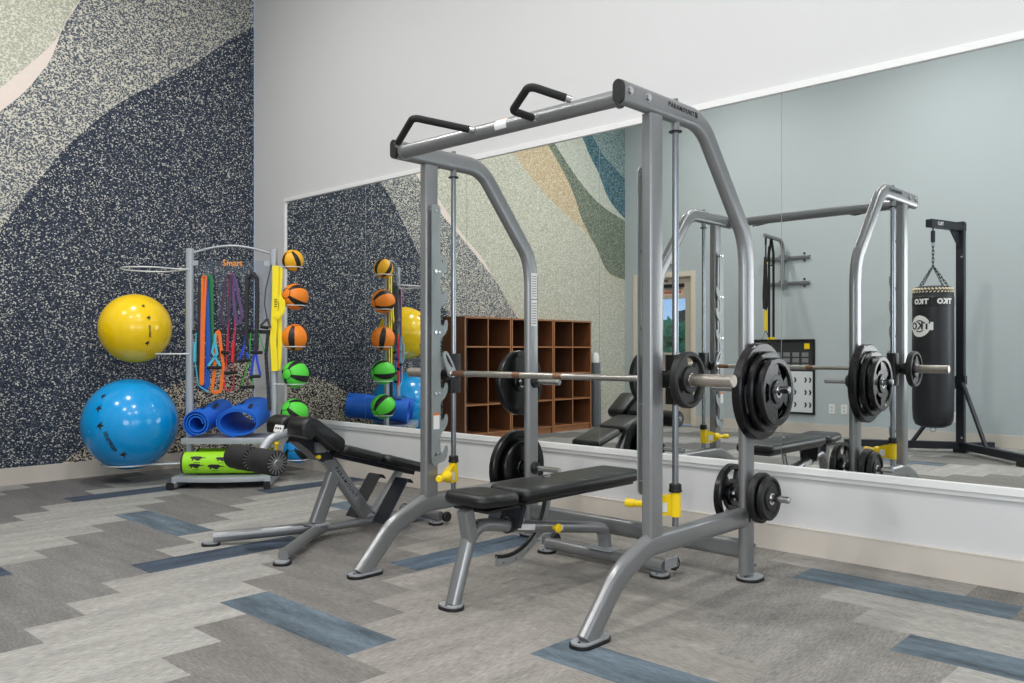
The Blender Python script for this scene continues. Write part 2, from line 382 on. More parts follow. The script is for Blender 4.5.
def shell():
    bm = BM(); box(bm, -.1, ROOMX+.1, .006, .12, 0, CEIL); struct(part('wall_back', bm, WALLW, smooth=False))
    bm = BM(); box(bm, ROOMX, ROOMX+.1, ROOMY, 0, 0, CEIL); struct(part('wall_right', bm, WALLB, smooth=False))
    bm = BM(); box(bm, -.1, ROOMX+.1, ROOMY-.1, .1, CEIL, CEIL+.1); struct(part('ceiling', bm, CEILM, smooth=False))
    # opposite wall with the doorway cut out
    bm = BM(); D0, D1, DH = .235, 1.155, 2.13; y0, y1 = ROOMY-.12, ROOMY
    box(bm, -.1, D0, y0, y1, 0, CEIL); box(bm, D1, ROOMX+.1, y0, y1, 0, CEIL); box(bm, D0, D1, y0, y1, DH, CEIL)
    struct(part('wall_front', bm, WALLB, smooth=False))
    bm = BM()
    box(bm, D0-.07, D0, ROOMY, ROOMY+.02, 0, DH+.07); box(bm, D1, D1+.07, ROOMY, ROOMY+.02, 0, DH+.07); box(bm, D0, D1, ROOMY, ROOMY+.02, DH, DH+.07)
    box(bm, D0, D0+.015, y0, ROOMY, 0, DH); box(bm, D1-.015, D1, y0, ROOMY, 0, DH); box(bm, D0, D1, y0, ROOMY, DH-.015, DH)
    struct(part('trim_1', bm, CASING, smooth=False, bevel=.003))
    # door leaf with glass
    r = bpy.data.objects.new('door_1', None); COL.objects.link(r); r.location = (D0, ROOMY-.05, 0); struct(r)
    LEAF = mat('tan_door_paint', (186, 176, 162), .5)
    g0, g1, gz0, gz1 = D0+.12, D1-.12, 1.04, 1.82; ya, yb = ROOMY-.07, ROOMY-.03
    bm = BM(); box(bm, D0+.02, g0, ya, yb, .01, DH-.02); box(bm, g1, D1-.02, ya, yb, .01, DH-.02); box(bm, g0, g1, ya, yb, .01, gz0); box(bm, g0, g1, ya, yb, gz1, DH-.02)
    part('door_leaf', bm, LEAF, r, smooth=False)
    bm = BM(); box(bm, g0, g1, ROOMY-.052, ROOMY-.048, gz0, gz1); part('pane', bm, GLASS, r, smooth=False)
    bm = BM(); box(bm, .70, 1.02, yb, yb+.05, 1.98, 2.03); tube(bm, [(.75, yb+.05, 2.05), (.9, yb+.25, 2.06), (.55, yb+.06, 2.09)], .01, 8)
    part('door_closer', bm, BLKMETAL, r)
    bm = BM(); box(bm, g0-.02, g1+.02, yb+.04, yb+.07, .97, 1.0); box(bm, g0-.02, g0+.03, yb, yb+.06, .95, 1.02); box(bm, g1-.03, g1+.02, yb, yb+.06, .95, 1.02)
    part('push_bar', bm, PLATEM, r)
    bm = BM(); box(bm, .55, 1.0, yb+.001, yb+.003, 1.87, 1.95); part('notice_strip', bm, mat('pale_pink_notice', (222, 188, 170), .6), r, smooth=False)
    bm = BM(); rnd = random.Random(2); x = .58
    while x < .97:
        w = rnd.uniform(.012, .026); box(bm, x, x+w, yb+.003, yb+.0045, 1.895, 1.925); x += w+rnd.uniform(.008, .02)
    part('notice_print', bm, mat('red_print', (190, 50, 40), .6), r, smooth=False)
    # baseboards
    bm = BM(); box(bm, 0, ROOMX, -.012, .006, 0, .138); box(bm, 0, ROOMX, -.014, .006, .134, .140); struct(part('baseboard_back', bm, BASEB, smooth=False))
    bm = BM(); box(bm, 0, .012, ROOMY, -.012, 0, .137); struct(part('baseboard_left', bm, BASEB, smooth=False))
    bm = BM(); box(bm, D1+.07, ROOMX, ROOMY, ROOMY+.012, 0, .137); struct(part('baseboard_front', bm, BASEB, smooth=False))
    bm = BM(); box(bm, ROOMX-.012, ROOMX, ROOMY+.012, -.012, 0, .137); struct(part('baseboard_right', bm, BASEB, smooth=False))
    # mirror surround
    bm = BM(); box(bm, MX0-.02, MX1+.02, -.020, .006, MZ0-.036, MZ0); box(bm, MX0-.02, MX1+.02, -.008, .006, MZ0-.060, MZ0-.036)
    struct(part('trim_2', bm, TRIMW, smooth=False, bevel=.002))
    bm = BM(); box(bm, MX0-.02, MX1+.02, -.014, .006, MZ1, MZ1+.036); box(bm, MX0-.02, MX0, -.014, .006, MZ0, MZ1); box(bm, MX1, MX1+.02, -.014, .006, MZ0, MZ1)
    struct(part('trim_3', bm, TRIMW, smooth=False, bevel=.002))
    names = ['leftmost mirror panel, right behind the storage rack balls, reflecting plain navy wallcovering',
             'mirror panel reflecting the column of medicine balls, behind the left front upright',
             'mirror panel reflecting most of the brown cubbies and the sage wallcovering',
             'mirror panel reflecting the door, behind the right front upright of the smith machine',
             'rightmost mirror panel, reflecting the black punching bag and its stand']
    first = None
    for k in range(NPAN):
        if first is None:
            bm = BM(); box(bm, 0, MPW-.003, 0, .006, 0, MZ1-MZ0)
            first = part('mirror_panel', bm, MIRROR, smooth=False); o = first
        else:
            o = first.copy(); COL.objects.link(o)
        o.location = (MX0+k*MPW+.0015, 0, MZ0); tag(o, names[k], 'mirror', 'frameless mirror panels in a row on the white wall')
shell()
# outside the door: ground and trees seen through the pane
bm = BM(); box(bm, -30, 30, -60, ROOMY-.14, -.3, -.1); struct(part('ground_outside', bm, mat('pale_concrete', (180, 178, 170), .8), smooth=False))
def tree(x, y, h, w, seed, lab):
    rnd = random.Random(seed); r = new_root('tree', lab, 'tree', (x, y, -.1), 0, None)
    bm = BM(); tube(bm, [(x, y, -.1), (x+.1, y, h*.5), (x, y+.1, h*.75)], .15, 8); part('trunk', bm, mat('bark', (96, 84, 70), .9), r)
    bm = BM()
    for k in range(60):
        c = Vector((x+rnd.uniform(-w, w), y+rnd.uniform(-w, w), h*.45+rnd.uniform(-.3, .12)*h)); s = rnd.uniform(.2, .42)
        b2 = bmesh.ops.create_icosphere(bm, subdivisions=2, radius=s, matrix=Matrix.Translation(c))
        for v in b2['verts']: v.co += Vector((rnd.uniform(-1, 1), rnd.uniform(-1, 1), rnd.uniform(-1, 1)))*.09
    part('foliage', bm, mat('tree_leaves', (120, 158, 96), .9, 0, .6, 5), r, smooth=False)
tree(-6.0, -17.5, 3.0, 1.1, 3, 'green leafy tree outside, left one seen through the door glass')
tree(-8.8, -18.5, 3.0, 1.1, 5, 'green leafy tree outside, right one seen through the door glass')

# ------------------------------------------------------------------ smith machine
XL, XR = 4.252, 5.610
TP = rrect(.052, .090)          # frame tube: 52 x 90 mm racetrack
TP2 = rrect(.050, .095)
def foot_pad(root, cx, cy, lx, ly, lab=None):
    rd = min(lx, ly)/2*.98 if max(lx, ly)/min(lx, ly) > 1.15 else min(lx, ly)*.42
    bm = BM(); prism(bm, rrect(lx, ly, rd, 7), T(cx, cy, .013), .006); p = part('foot_plate', bm, SILVERL, root)
    bm = BM(); prism(bm, rrect(lx+.010, ly+.010, rd+.004, 7), T(cx, cy, 0), .013); part('rubber_foot', bm, BLKRUB, p)
    bm = BM(); cyl(bm, (cx, cy-ly*.36, 0), .005, .019, .022, 'Z', 8); part('bolt', bm, INK, p)
def bolt(bm, x, y, z, s=1, r=.011):
    cyl(bm, (x, y, z), r*1.25, 0, .002*s, 'X', 14); cyl(bm, (x, y, z), r, 0, .008*s, 'X', 6, 0)
def build_smith():
    R = new_root('smith_machine', 'silver grey smith machine frame with pull-up grips standing in front of the mirror', 'smith machine', (4.93, -1.2, 0))
    for X, side in ((XL, -1), (XR, 1)):
        inn = -side
        bm = BM()   # arch: top tube running forward, bending down into the rear upright
        path = fillet([(X, -1.678, 2.060), (X, -1.150, 2.060), (X, -.655, 1.63), (X, -.655, .03)], [0, .17, .24, 0], 10)
        path = fillet([(X, -1.655, 2.066), (X, -1.065, 2.066), (X, -.680, 1.615), (X, -.655, 1.49), (X, -.655, .03)], {1: .20, 2: .5, 3: .6}, 9)
        sweep(bm, path, TP2, hint=(1, 0, 0)); part('arch_frame', bm, SILVER, R)
        bm = BM(); sweep(bm, [(X, -1.435, .33), (X, -1.435, 2.02)], rrect(.052, .086, .013), hint=(1, 0, 0)); part('front_upright', bm, SILVER, R)
        bm = BM(); path = fillet([(X, -.66, .298), (X, -1.50, .298), (X, -1.86, .012)], {1: .22}, 10)
        path = fillet([(X, -.66, .298), (X, -1.47, .298), (X, -1.67, .215), (X, -1.865, .010)], {1: .22, 2: .3}, 9)
        sweep(bm, path, TP2, hint=(1, 0, 0)); part('base_leg', bm, SILVER, R)
        foot_pad(R, X, -1.838, .080, .180); foot_pad(R, X+.012*side, -.640, .105, .135)
        bm = BM(); sweep(bm, [(X, -1.670, 2.066), (X, -1.653, 2.066)], rrect(.047, .092), hint=(1, 0, 0)); part('end_cap', bm, BLKPLAS, R)
        bm = BM()
        for y, z in ((-1.622, 2.072), (-1.500, 2.072)): bolt(bm, X+.025*side, y, z, side, .014)
        for z in (.29, .16, .07): bolt(bm, X+.025*side, -.625, z, side, .008)
        part('bolt', bm, CHROME, R, split=True)
        # vertical guide rod with top bush
        bm = BM(); cyl(bm, (X, -1.265, 0), .0135, .33, 2.02, 'Z', 16); part('guide_rod', bm, mat('polished_rod', (150, 154, 160), .25, .95, .03), R)
        bm = BM(); cyl(bm, (X, -1.265, 0), .017, 1.988, 2.035, 'Z', 16); cyl(bm, (X, -1.265, 0), .012, 2.10, 2.122, 'Z', 10); part('rod_mount', bm, SILVER, R, split=True)
        bm = BM(); cyl(bm, (X, -1.265, 0), .028, 1.983, 1.988, 'Z', 20, .001); part('rod_washer', bm, BLKMETAL, R)
        bm = BM(); cyl(bm, (X, -1.265, 0), .0255, .485, .521, 'Z', 20, .004); cyl(bm, (X, -1.265, 0), .0275, .487, .497, 'Z', 20); part('rubber_bumper', bm, BLKRUB, R)
        # yellow adjustable safety stop
        a = Vector((.45, -.89, 0)).normalized() if side < 0 else Vector((-.94, -.35, 0)).normalized()
        c = Vector((X, -1.265, 0)); s = Vector((-a.y, a.x, 0))
        bm = BM(); cyl(bm, (X, -1.265, 0), .0225, .383, .485, 'Z', 20, .003)
        prism(bm, [(-.01, .395), (.055, .385), (.10, .40), (.10, .455), (.05, .470), (-.01, .478)], basis(c-s*.016, a, (0, 0, 1)) @ T(0, 0, -.032), .032)
        M = basis(c+a*.09+Vector((0, 0, .425)), s, (0, 0, 1)); M = Matrix.Translation(c+a*.085+Vector((0, 0, .427))) @ a.to_track_quat('Z', 'Y').to_matrix().to_4x4()
        lathe(bm, [(0, 0), (.028, 0), (.03, .012), (.028, .04), (.020, .05), (.014, .06), (.0135, .085), (.018, .09), (.018, .125), (.013, .13), (0, .13)], M, 18)
        st = part('safety_stop', bm, YELLOW, R)
        bm = BM(); prism(bm, [(0, .402), (.04, .402), (.04, .442), (0, .442)], basis(c+s*.0185*(1 if side < 0 else 1)+a*.03, a, (0, 0, 1)), .001)
        prism(bm, [(0, .402), (.04, .402), (.04, .442), (0, .442)], basis(c-s*.0335+a*.03, a, (0, 0, 1)), .001); part('label', bm, LABELW, st, smooth=False, split=True)
        # notched catch plate, on the inner side of the front upright
        bm = BM(); y0 = -1.462; poly = [(y0, .53), (y0, 1.80), (y0+.012, 1.815), (y0+.046, 1.815), (y0+.056, 1.80)]
        for k in range(1, 8):
            zt = 1.717-.1615*k; b = y0+.056
            poly += [(b, zt+.012), (b+.002, zt-.026), (b+.014, zt-.036), (b+.026, zt-.026), (b+.034, zt-.004), (b+.046, zt), (b+.052, zt-.02), (b+.048, zt-.05), (b+.03, zt-.078), (b+.008, zt-.095), (b, zt-.112)]
        poly = [p for p in poly if p[1] > .5]; poly += [(y0+.05, .50), (y0+.02, .49), (y0+.004, .505)]
        prism(bm, poly, YZ(X+inn*.052-.003), .006); cp = part('catch_plate', bm, mat('satin_zinc_plate', (150, 156, 156), .45, .5, .05), R, smooth=False)
        bm = BM()
        for k in range(5):
            zb = 1.787-.31*k; cyl(bm, (X+inn*.024, y0+.022, zb), .009, 0, inn*.025, 'X', 12); cyl(bm, (X+inn*.055, y0+.022, zb), .009, 0, inn*.006, 'X', 12)
            cyl(bm, (X+inn*.055, y0+.048, zb), .006, 0, inn*.004, 'X', 10)
            cyl(bm, (X+inn*.026, y0+.050, zb), .006, 0, inn*.022, 'X', 12)
        part('spacer_bolt', bm, CHROME, cp, split=True)
        if side < 0:
            bm = BM(); prism(bm, [(y0+.008, .675), (y0+.048, .675), (y0+.048, .745), (y0+.008, .745)], YZ(X+inn*.0555), .001); lb = part('label', bm, LABELW, cp, smooth=False)
            bm = BM(); prism(bm, [(y0+.008, .745), (y0+.048, .745), (y0+.048, .757), (y0+.008, .757)], YZ(X+inn*.0555), .001); part('label_strip', bm, LABELO, cp, smooth=False)
        # plate storage pegs
        for z in (.895, .397):
            bm = BM(); cyl(bm, (X, -.652, z), .0125, -.18 if z > .6 else -.105, .215, 'X', 16, .002) if side > 0 else cyl(bm, (X, -.652, z), .0125, -.215, .185, 'X', 16, .002)
            cyl(bm, (X, -.652, z), .0165, .03, .213, 'X', 16, .002); cyl(bm, (X, -.652, z), .0165, -.213 if side < 0 else (-.178 if z > .6 else -.104), -.03, 'X', 16, .002)
            pg = part('storage_peg', bm, CHROME, R)
            bm = BM(); cyl(bm, (X, -.652, z), .036, .024, .046, 'X', 20, .004); cyl(bm, (X, -.652, z), .036, -.046, -.024, 'X', 20, .004); part('rubber_bumper', bm, BLKRUB, pg, split=True)
    # instruction placards on the left rear upright
    for z0, z1 in ((1.215, 1.365), (1.373, 1.52)):
        bm = BM(); box(bm, XL+.0255, XL+.0262, -.682, -.632, z0, z1); lb = part('instruction_label', bm, LABELW, R, smooth=False)
        bm = BM()
        for k in range(9): box(bm, XL+.0262, XL+.0265, -.677, -.637, z0+.012+k*(z1-z0-.02)/9, z0+.018+k*(z1-z0-.02)/9)
        part('print', bm, LABELG, lb, smooth=False)
    # round crossbar across the front
    bm = BM(); sweep(bm, [(XL+.02, -1.62, 2.056), (XR-.02, -1.62, 2.056)], circ(.033, 24), hint=(0, 0, 1)); cb = part('crossbar', bm, SILVER, R)
    def wraplab(nm, a0, a1, x0, x1, r, m):
        bm = BM(); n = 8; vs = [[bm.verts.new((x, -1.62-r*math.cos(math.radians(a0+(a1-a0)*k/n)), 2.056+r*math.sin(math.radians(a0+(a1-a0)*k/n)))) for k in range(n+1)] for x in (x0, x1)]
        for k in range(n): bm.faces.new((vs[0][k], vs[1][k], vs[1][k+1], vs[0][k+1]))
        part(nm, bm, m, cb)
    wraplab('label', -30, 52, 4.935, 5.005, .0336, LABELW); wraplab('label_strip', 52, 72, 4.94, 5.0, .0338, LABELO)
    for X, s in ((XL+.026, 1), (XR-.026, -1)):
        bm = BM(); cyl(bm, (X, -1.62, 2.056), .042, 0, .008*s, 'X', 20);  part('crossbar_flange', bm, SILVER, R)
    # rear low cross member
    bm = BM(); sweep(bm, [(XL, -.655, .142), (XR, -.655, .142)], rrect(.05, .092), hint=(0, 1, 0)); part('cross_member', bm, SILVER, R)
    # pull-up grips (angled loops on the crossbar)
    def grip(pts, r, free_end):
        p = fillet(pts, r, 7); bm = BM(); sweep(bm, p, circ(.016, 14)); g = part('pull_up_grip', bm, BLKFOAM, R)
        bm = BM()
        d = (p[0]-p[1]).normalized(); tube(bm, [p[0]-d*.002, p[0]+d*.03], .0145, 14)
        e = (p[-1]-p[-2]).normalized(); tube(bm, [p[-1]-e*.002, p[-1]+e*.022], .0145, 14); part('grip_end', bm, CHROME, g, split=True)
    grip(G1, .03, True); grip(G2, .035, True)
    # lettering
    tb = text_bm('PARAMOUNT', .028, .0006, .0002, 1.22); tb.transform(basis((XR+.0262, -1.258, 2.076), (0, 1, -.03), (0, 0, 1))); part('lettering', tb, INK, R, smooth=False)
    tb = text_bm('PARAMOUNT', .031, .0006, .0006, 1.25); tb.transform(basis((XL-.0262, -1.215, 2.064), (0, -1, 0), (0, 0, 1))); part('lettering', tb, INK, R, smooth=False)
    bm = BM()
    for k in range(3): prism(bm, [(.0, .0), (.018, 0), (.014, .006), (-.004, .006)], basis((XR+.0262, -1.150, 2.064+k*.008), (0, 1, -.1), (0, 0, 1)), .0008)
    part('emblem', bm, INK, R, smooth=False)
# grips: direction from the crossbar outwards
G1 = [(4.417, -1.77, 2.052), (4.655, -1.88, 2.102), (4.79, -1.668, 2.066)]
G2 = [(5.168, -1.665, 2.048), (5.168, -1.785, 2.052), (5.345, -1.880, 2.094), (5.437, -1.77, 2.052)]
build_smith()

def build_barbell():
    X0, Y, Z = 4.93, -1.338, .957
    R = new_root('smith_barbell', 'steel smith machine barbell with hook levers riding on the guide rods', 'barbell', (X0, Y, Z))
    bm = BM(); cyl(bm, (XL+.07, Y, Z), .0145, 0, XR-XL-.14, 'X', 20); part('bar', bm, BARSTEEL, R)
    bm = BM()
    for x in (XL+.085, XL+.50, XR-.60): cyl(bm, (x, Y, Z), .0149, 0, .085 if x < 4.4 else .05, 'X', 20)
    part('knurl_band', bm, RUST, R, split=True, label='rusted brown knurl band')
    for s, X in ((-1, XL), (1, XR)):
        bm = BM(); cyl(bm, (X+s*.04, Y, Z), .025, 0, .27 if s > 0 else -.225, 'X', 24, .003*s if s > 0 else 0); part('sleeve', bm, SLEEVE, R)
        bm = BM(); cyl(bm, (X-s*.045, Y, Z), .032, 0, s*.09, 'X', 20); cyl(bm, (X+s*.045, Y, Z), .038, 0, s*.02, 'X', 20, 0); part('bearing', bm, BLKRUB, R, split=True)
        bm = BM(); prism(bm, rrect(.056, .075, .012, 3), T(X, -1.268, .852), .205); box(bm, X-.018, X+.018, Y-.01, -1.25, Z-.035, Z+.035); part('carriage', bm, BLKPLAS, R)
        bm = BM(); xx = X-s*.068   # slotted hook lever
        pl = [(0, -.02), (.022, -.012), (.024, .012), (.0, .06), (-.03, .105), (-.05, .115), (-.062, .105), (-.062, .08), (-.045, .03), (-.03, -.008), (-.015, -.02)]
        prism(bm, [(Y+a, Z+b) for a, b in pl], YZ(xx-.005), .010)
        lv = part('hook_lever', bm, PLATEM, R)
        bm = BM(); prism(bm, [(Y+a, Z+b) for a, b in ((-.008, .03), (.0, .033), (-.022, .072), (-.042, .097), (-.05, .095), (-.035, .06))], YZ(xx-.0058), .0116); part('slot', bm, INK, lv, smooth=False)
        bm = BM(); cyl(bm, (xx, Y, Z), .021, -.010, .010, 'X', 20, .002); part('lever_hub', bm, CHROME, lv)
build_barbell()

def make_plate_bm(Rr, th, windows=True, hub=.055):
    """grip weight plate about local X, one side rim higher than the web"""
    bm = BM(); h = th/2; w = th*.22; rim = .80*Rr; hb = max(hub, .25*Rr)
    lathe(bm, [(rim, -h*.55), (rim+.006, -h), (Rr-.006, -h), (Rr, -h+.006), (Rr, h-.006), (Rr-.006, h), (rim+.006, h), (rim, h*.55), (rim, -h*.55)], AX, 56)
    lathe(bm, [(.0262, -h), (hb-.004, -h), (hb, -h+.004), (hb, h-.004), (hb-.004, h), (.0262, h), (.0262, -h)], AX, 40)
    if windows:
        lathe(bm, [(hb-.002, -w), (.50*Rr, -w), (.50*Rr, w), (hb-.002, w), (hb-.002, -w)], AX, 40)
        for k in range(3):
            a = PI/2+k*2*PI/3+PI
            lathe(bm, [(.49*Rr, -w), (rim+.002, -w), (rim+.002, w), (.49*Rr, w), (.49*Rr, -w)], AX, 14, a+.42, a+2*PI/3-.42)
    else: lathe(bm, [(hb-.002, -w), (rim+.002, -w), (rim+.002, w), (hb-.002, w), (hb-.002, -w)], AX, 48)
    return bm
def plate(x, y, z, Rr, th, label, windows=True, rot=0., matl=None, group=None, txt=None):
    R = new_root('weight_plate', label, 'weight plate', (x, y, z), 0, group)
    bm = make_plate_bm(Rr, th, windows); bm.transform(Matrix.Rotation(rot, 4, 'X')); p = part('plate_body', bm, matl or BLKGLOSS, R, local=True)
    bm = BM(); lathe(bm, [(.0172, -th/2-.001), (.0275, -th/2-.001), (.0275, th/2+.001), (.0172, th/2+.001), (.0172, -th/2-.001)], AX, 28); part('centre_ring', bm, CHROME, R, local=True)
    return R
def weights():
    Y = -.652
    plate(XR+.066, Y, .885, .226, .046, 'largest black weight plate on the right upright, innermost of the upper stack', True, .2)
    plate(XR+.107, Y, .885, .186, .034, 'middle black weight plate of the upper stack on the right upright', True, .5)
    plate(XR+.144, Y, .885, .158, .034, 'outermost black weight plate of the upper stack, facing the camera', True, 0)
    plate(XR+.074, Y, .393, .116, .036, 'small black weight plate against the right upright, low peg', False, 0, BLKRUB)
    plate(XR+.113, Y, .393, .100, .030, 'smallest black weight plate, outermost on the low right peg', False, 0, BLKRUB)
    plate(XR-.078, Y, .393, .144, .036, 'black weight plate on the inner side of the right upright, low peg', True, .6)
    plate(XL-.092, Y, .885, .190, .036, 'black weight plate alone on the upper left peg, behind the left upright', False, .3)
    plate(XL-.112, Y, .385, .222, .040, 'large black weight plate low on the left upright, outer of two', False, .2)
    plate(XL-.070, Y, .385, .165, .032, 'smaller black weight plate low on the left upright, inner of two', False, .2)
    p = plate(5.715, -1.338, .957, .114, .036, 'small black weight plate on the right end of the barbell', True, .3, BLKRUB)
weights()

# ------------------------------------------------------------------ adjustable bench inside the machine
def pad(name, root, sx, sy, th, M, m=BLKVINYL, r=.035, taper=None):
    """upholstered pad, local XY outline, rounded edges"""
    bm = BM(); n = 6; e = min(.028, th*.48); out = []
    prof = [(-e, -th/2)]+[(-e+e*math.sin(a), -th/2+e-e*math.cos(a)) for a in [PI/2*k/4 for k in range(1, 5)]]+[(-e+e*math.cos(a), th/2-e+e*math.sin(a)) for a in [PI/2*k/4 for k in range(0, 5)]]
    rings = []
    for off, z in prof:
        ring = []
        for x, y in rrect(sx+2*off, sy+2*off, max(r+off, .006), n):
            k = 1 if taper is None else 1+(taper-1)*((y/sy)+.5)
            ring.append(bm.verts.new(M @ Vector((x*k, y, z))))
        rings.append(ring)
    for A, B in zip(rings, rings[1:]):
        for j in range(len(A)): bm.faces.new((A[j], A[(j+1) % len(A)], B[(j+1) % len(A)], B[j]))
    bm.faces.new(rings[0][::-1]); bm.faces.new(rings[-1]); return part(name, bm, m, root)
def build_bench():
    XB = 4.935
    R = new_root('adjustable_bench', 'black padded flat bench on a silver frame inside the smith machine', 'bench', (XB, -1.3, 0))
    pad('seat_pad', R, .262, .262, .058, T(XB, -1.728, .441) @ Matrix.Rotation(math.radians(-3), 4, 'X'), r=.06)
    pad('back_pad', R, .262, .875, .062, T(XB, -1.140, .441), r=.05)
    bm = BM(); box(bm, XB-.10, XB+.10, -1.56, -.75, .398, .409); box(bm, XB-.10, XB+.10, -1.80, -1.60, .392, .403); part('pad_board', bm, BLKPLAS, R, smooth=False, split=True)
    bm = BM(); path = fillet([(XB-.005, -1.895, .015), (XB-.005, -1.785, .335), (XB-.005, -1.60, .300), (XB-.005, -1.41, .268), (XB-.005, -.86, .178), (XB-.005, -.845, .07)], {1: .10, 2: .15, 3: .2, 4: .085}, 9)
    n = len(path); sc = [1.0]*n
    pr = rrect(.070, .054); sweep(bm, path, pr, hint=(1, 0, 0)); part('spine_tube', bm, SILVER, R)
    bm = BM(); sweep(bm, [(XB, -1.80, .27), (XB, -1.83, .40)], rrect(.06, .055, .01), hint=(1, 0, 0)); sweep(bm, [(XB-.06, -1.60, .27), (XB-.06, -1.57, .40)], rrect(.006, .09, .002), hint=(1, 0, 0)); part('seat_post', bm, SILVER, R, split=True)
    foot_pad(R, XB-.005, -1.905, .105, .080)
    bm = BM(); sweep(bm, [(XB-.368, -.875, .046), (XB+.368, -.875, .046)], rrect(.056, .060), hint=(0, 1, 0)); part('rear_base_tube', bm, SILVER, R)
    for s in (-1, 1):
        foot_pad(R, XB+s*.355, -.895, .085, .075)
        bm = BM(); box(bm, XB+s*.39-.004, XB+s*.39+.004, -.90, -.80, .04, .09); part('wheel_bracket', bm, SILVERL, R)
        bm = BM(); cyl(bm, (XB+s*.375, -.80, .052), .034, -.012, .012, 'X', 24, .004); w = part('transport_wheel', bm, BLKRUB, R)
        bm = BM(); cyl(bm, (XB+s*.375, -.80, .052), .01, -.02, .02, 'X', 12); part('axle', bm, CHROME, w)
    bm = BM(); prism(bm, rrect(.16, .10, .01), T(XB, -.875, .076), .006); part('spine_flange', bm, SILVERL, R)
    # ladder arc with pin holes
    bm = BM(); C = Vector((XB-.045, -1.555, .41)); pts = []
    for k in range(15):
        a = math.radians(-105+k*8.5); pts.append((C.x, C.y+.285*math.cos(a)+.03, C.z+.285*math.sin(a)))
    sweep(bm, pts, rrect(.008, .042, .003), hint=(1, 0, 0)); ar = part('ladder_arc', bm, PLATEM, R)
    bm = BM(); 
    for q in pts[1:-1:2]: cyl(bm, (q[0], q[1], q[2]-.004), .006, .0042, .009, 'X', 10)
    part('ladder_hole_bush', bm, CHROME, ar, split=True)
    bm = BM(); sweep(bm, [Vector((q[0]-.002, C.y+.03+(q[1]-C.y-.03)*.93, C.z+(q[2]-C.z)*.93)) for q in pts], rrect(.014, .016, .002), hint=(1, 0, 0)); part('arc_backing', bm, BLKPLAS, ar)
    bm = BM(); cyl(bm, (XB+.026, -1.285, .248), .011, 0, .022, 'X', 16); cyl(bm, (XB+.046, -1.285, .248), .021, 0, .018, 'X', 20, .005); part('pull_pin_knob', bm, YELLOW, R, label='yellow pull pin knob')
    bm = BM(); sweep(bm, [(XB+.0305, -1.53, .288), (XB+.0305, -1.42, .270)], rrect(.0012, .026, .0005), hint=(1, 0, 0)); sweep(bm, [(XB+.0305, -1.25, .242), (XB+.0305, -1.22, .237)], rrect(.0012, .022, .0005), hint=(1, 0, 0)); part('label', bm, LABELW, R, split=True)
    bm = BM(); cyl(bm, (XB-.005, -1.58, .298), .038, 0, .05, 'Y', 20, .004); part('collar', bm, BLKPLAS, R)
    bm = BM(); sweep(bm, [(XB+.0, -1.55, .30), (XB+.02, -1.535, .40)], rrect(.12, .02, .003), hint=(1, 0, 0)); part('hinge_bracket', bm, BLKMETAL, R)
    return R
build_bench()

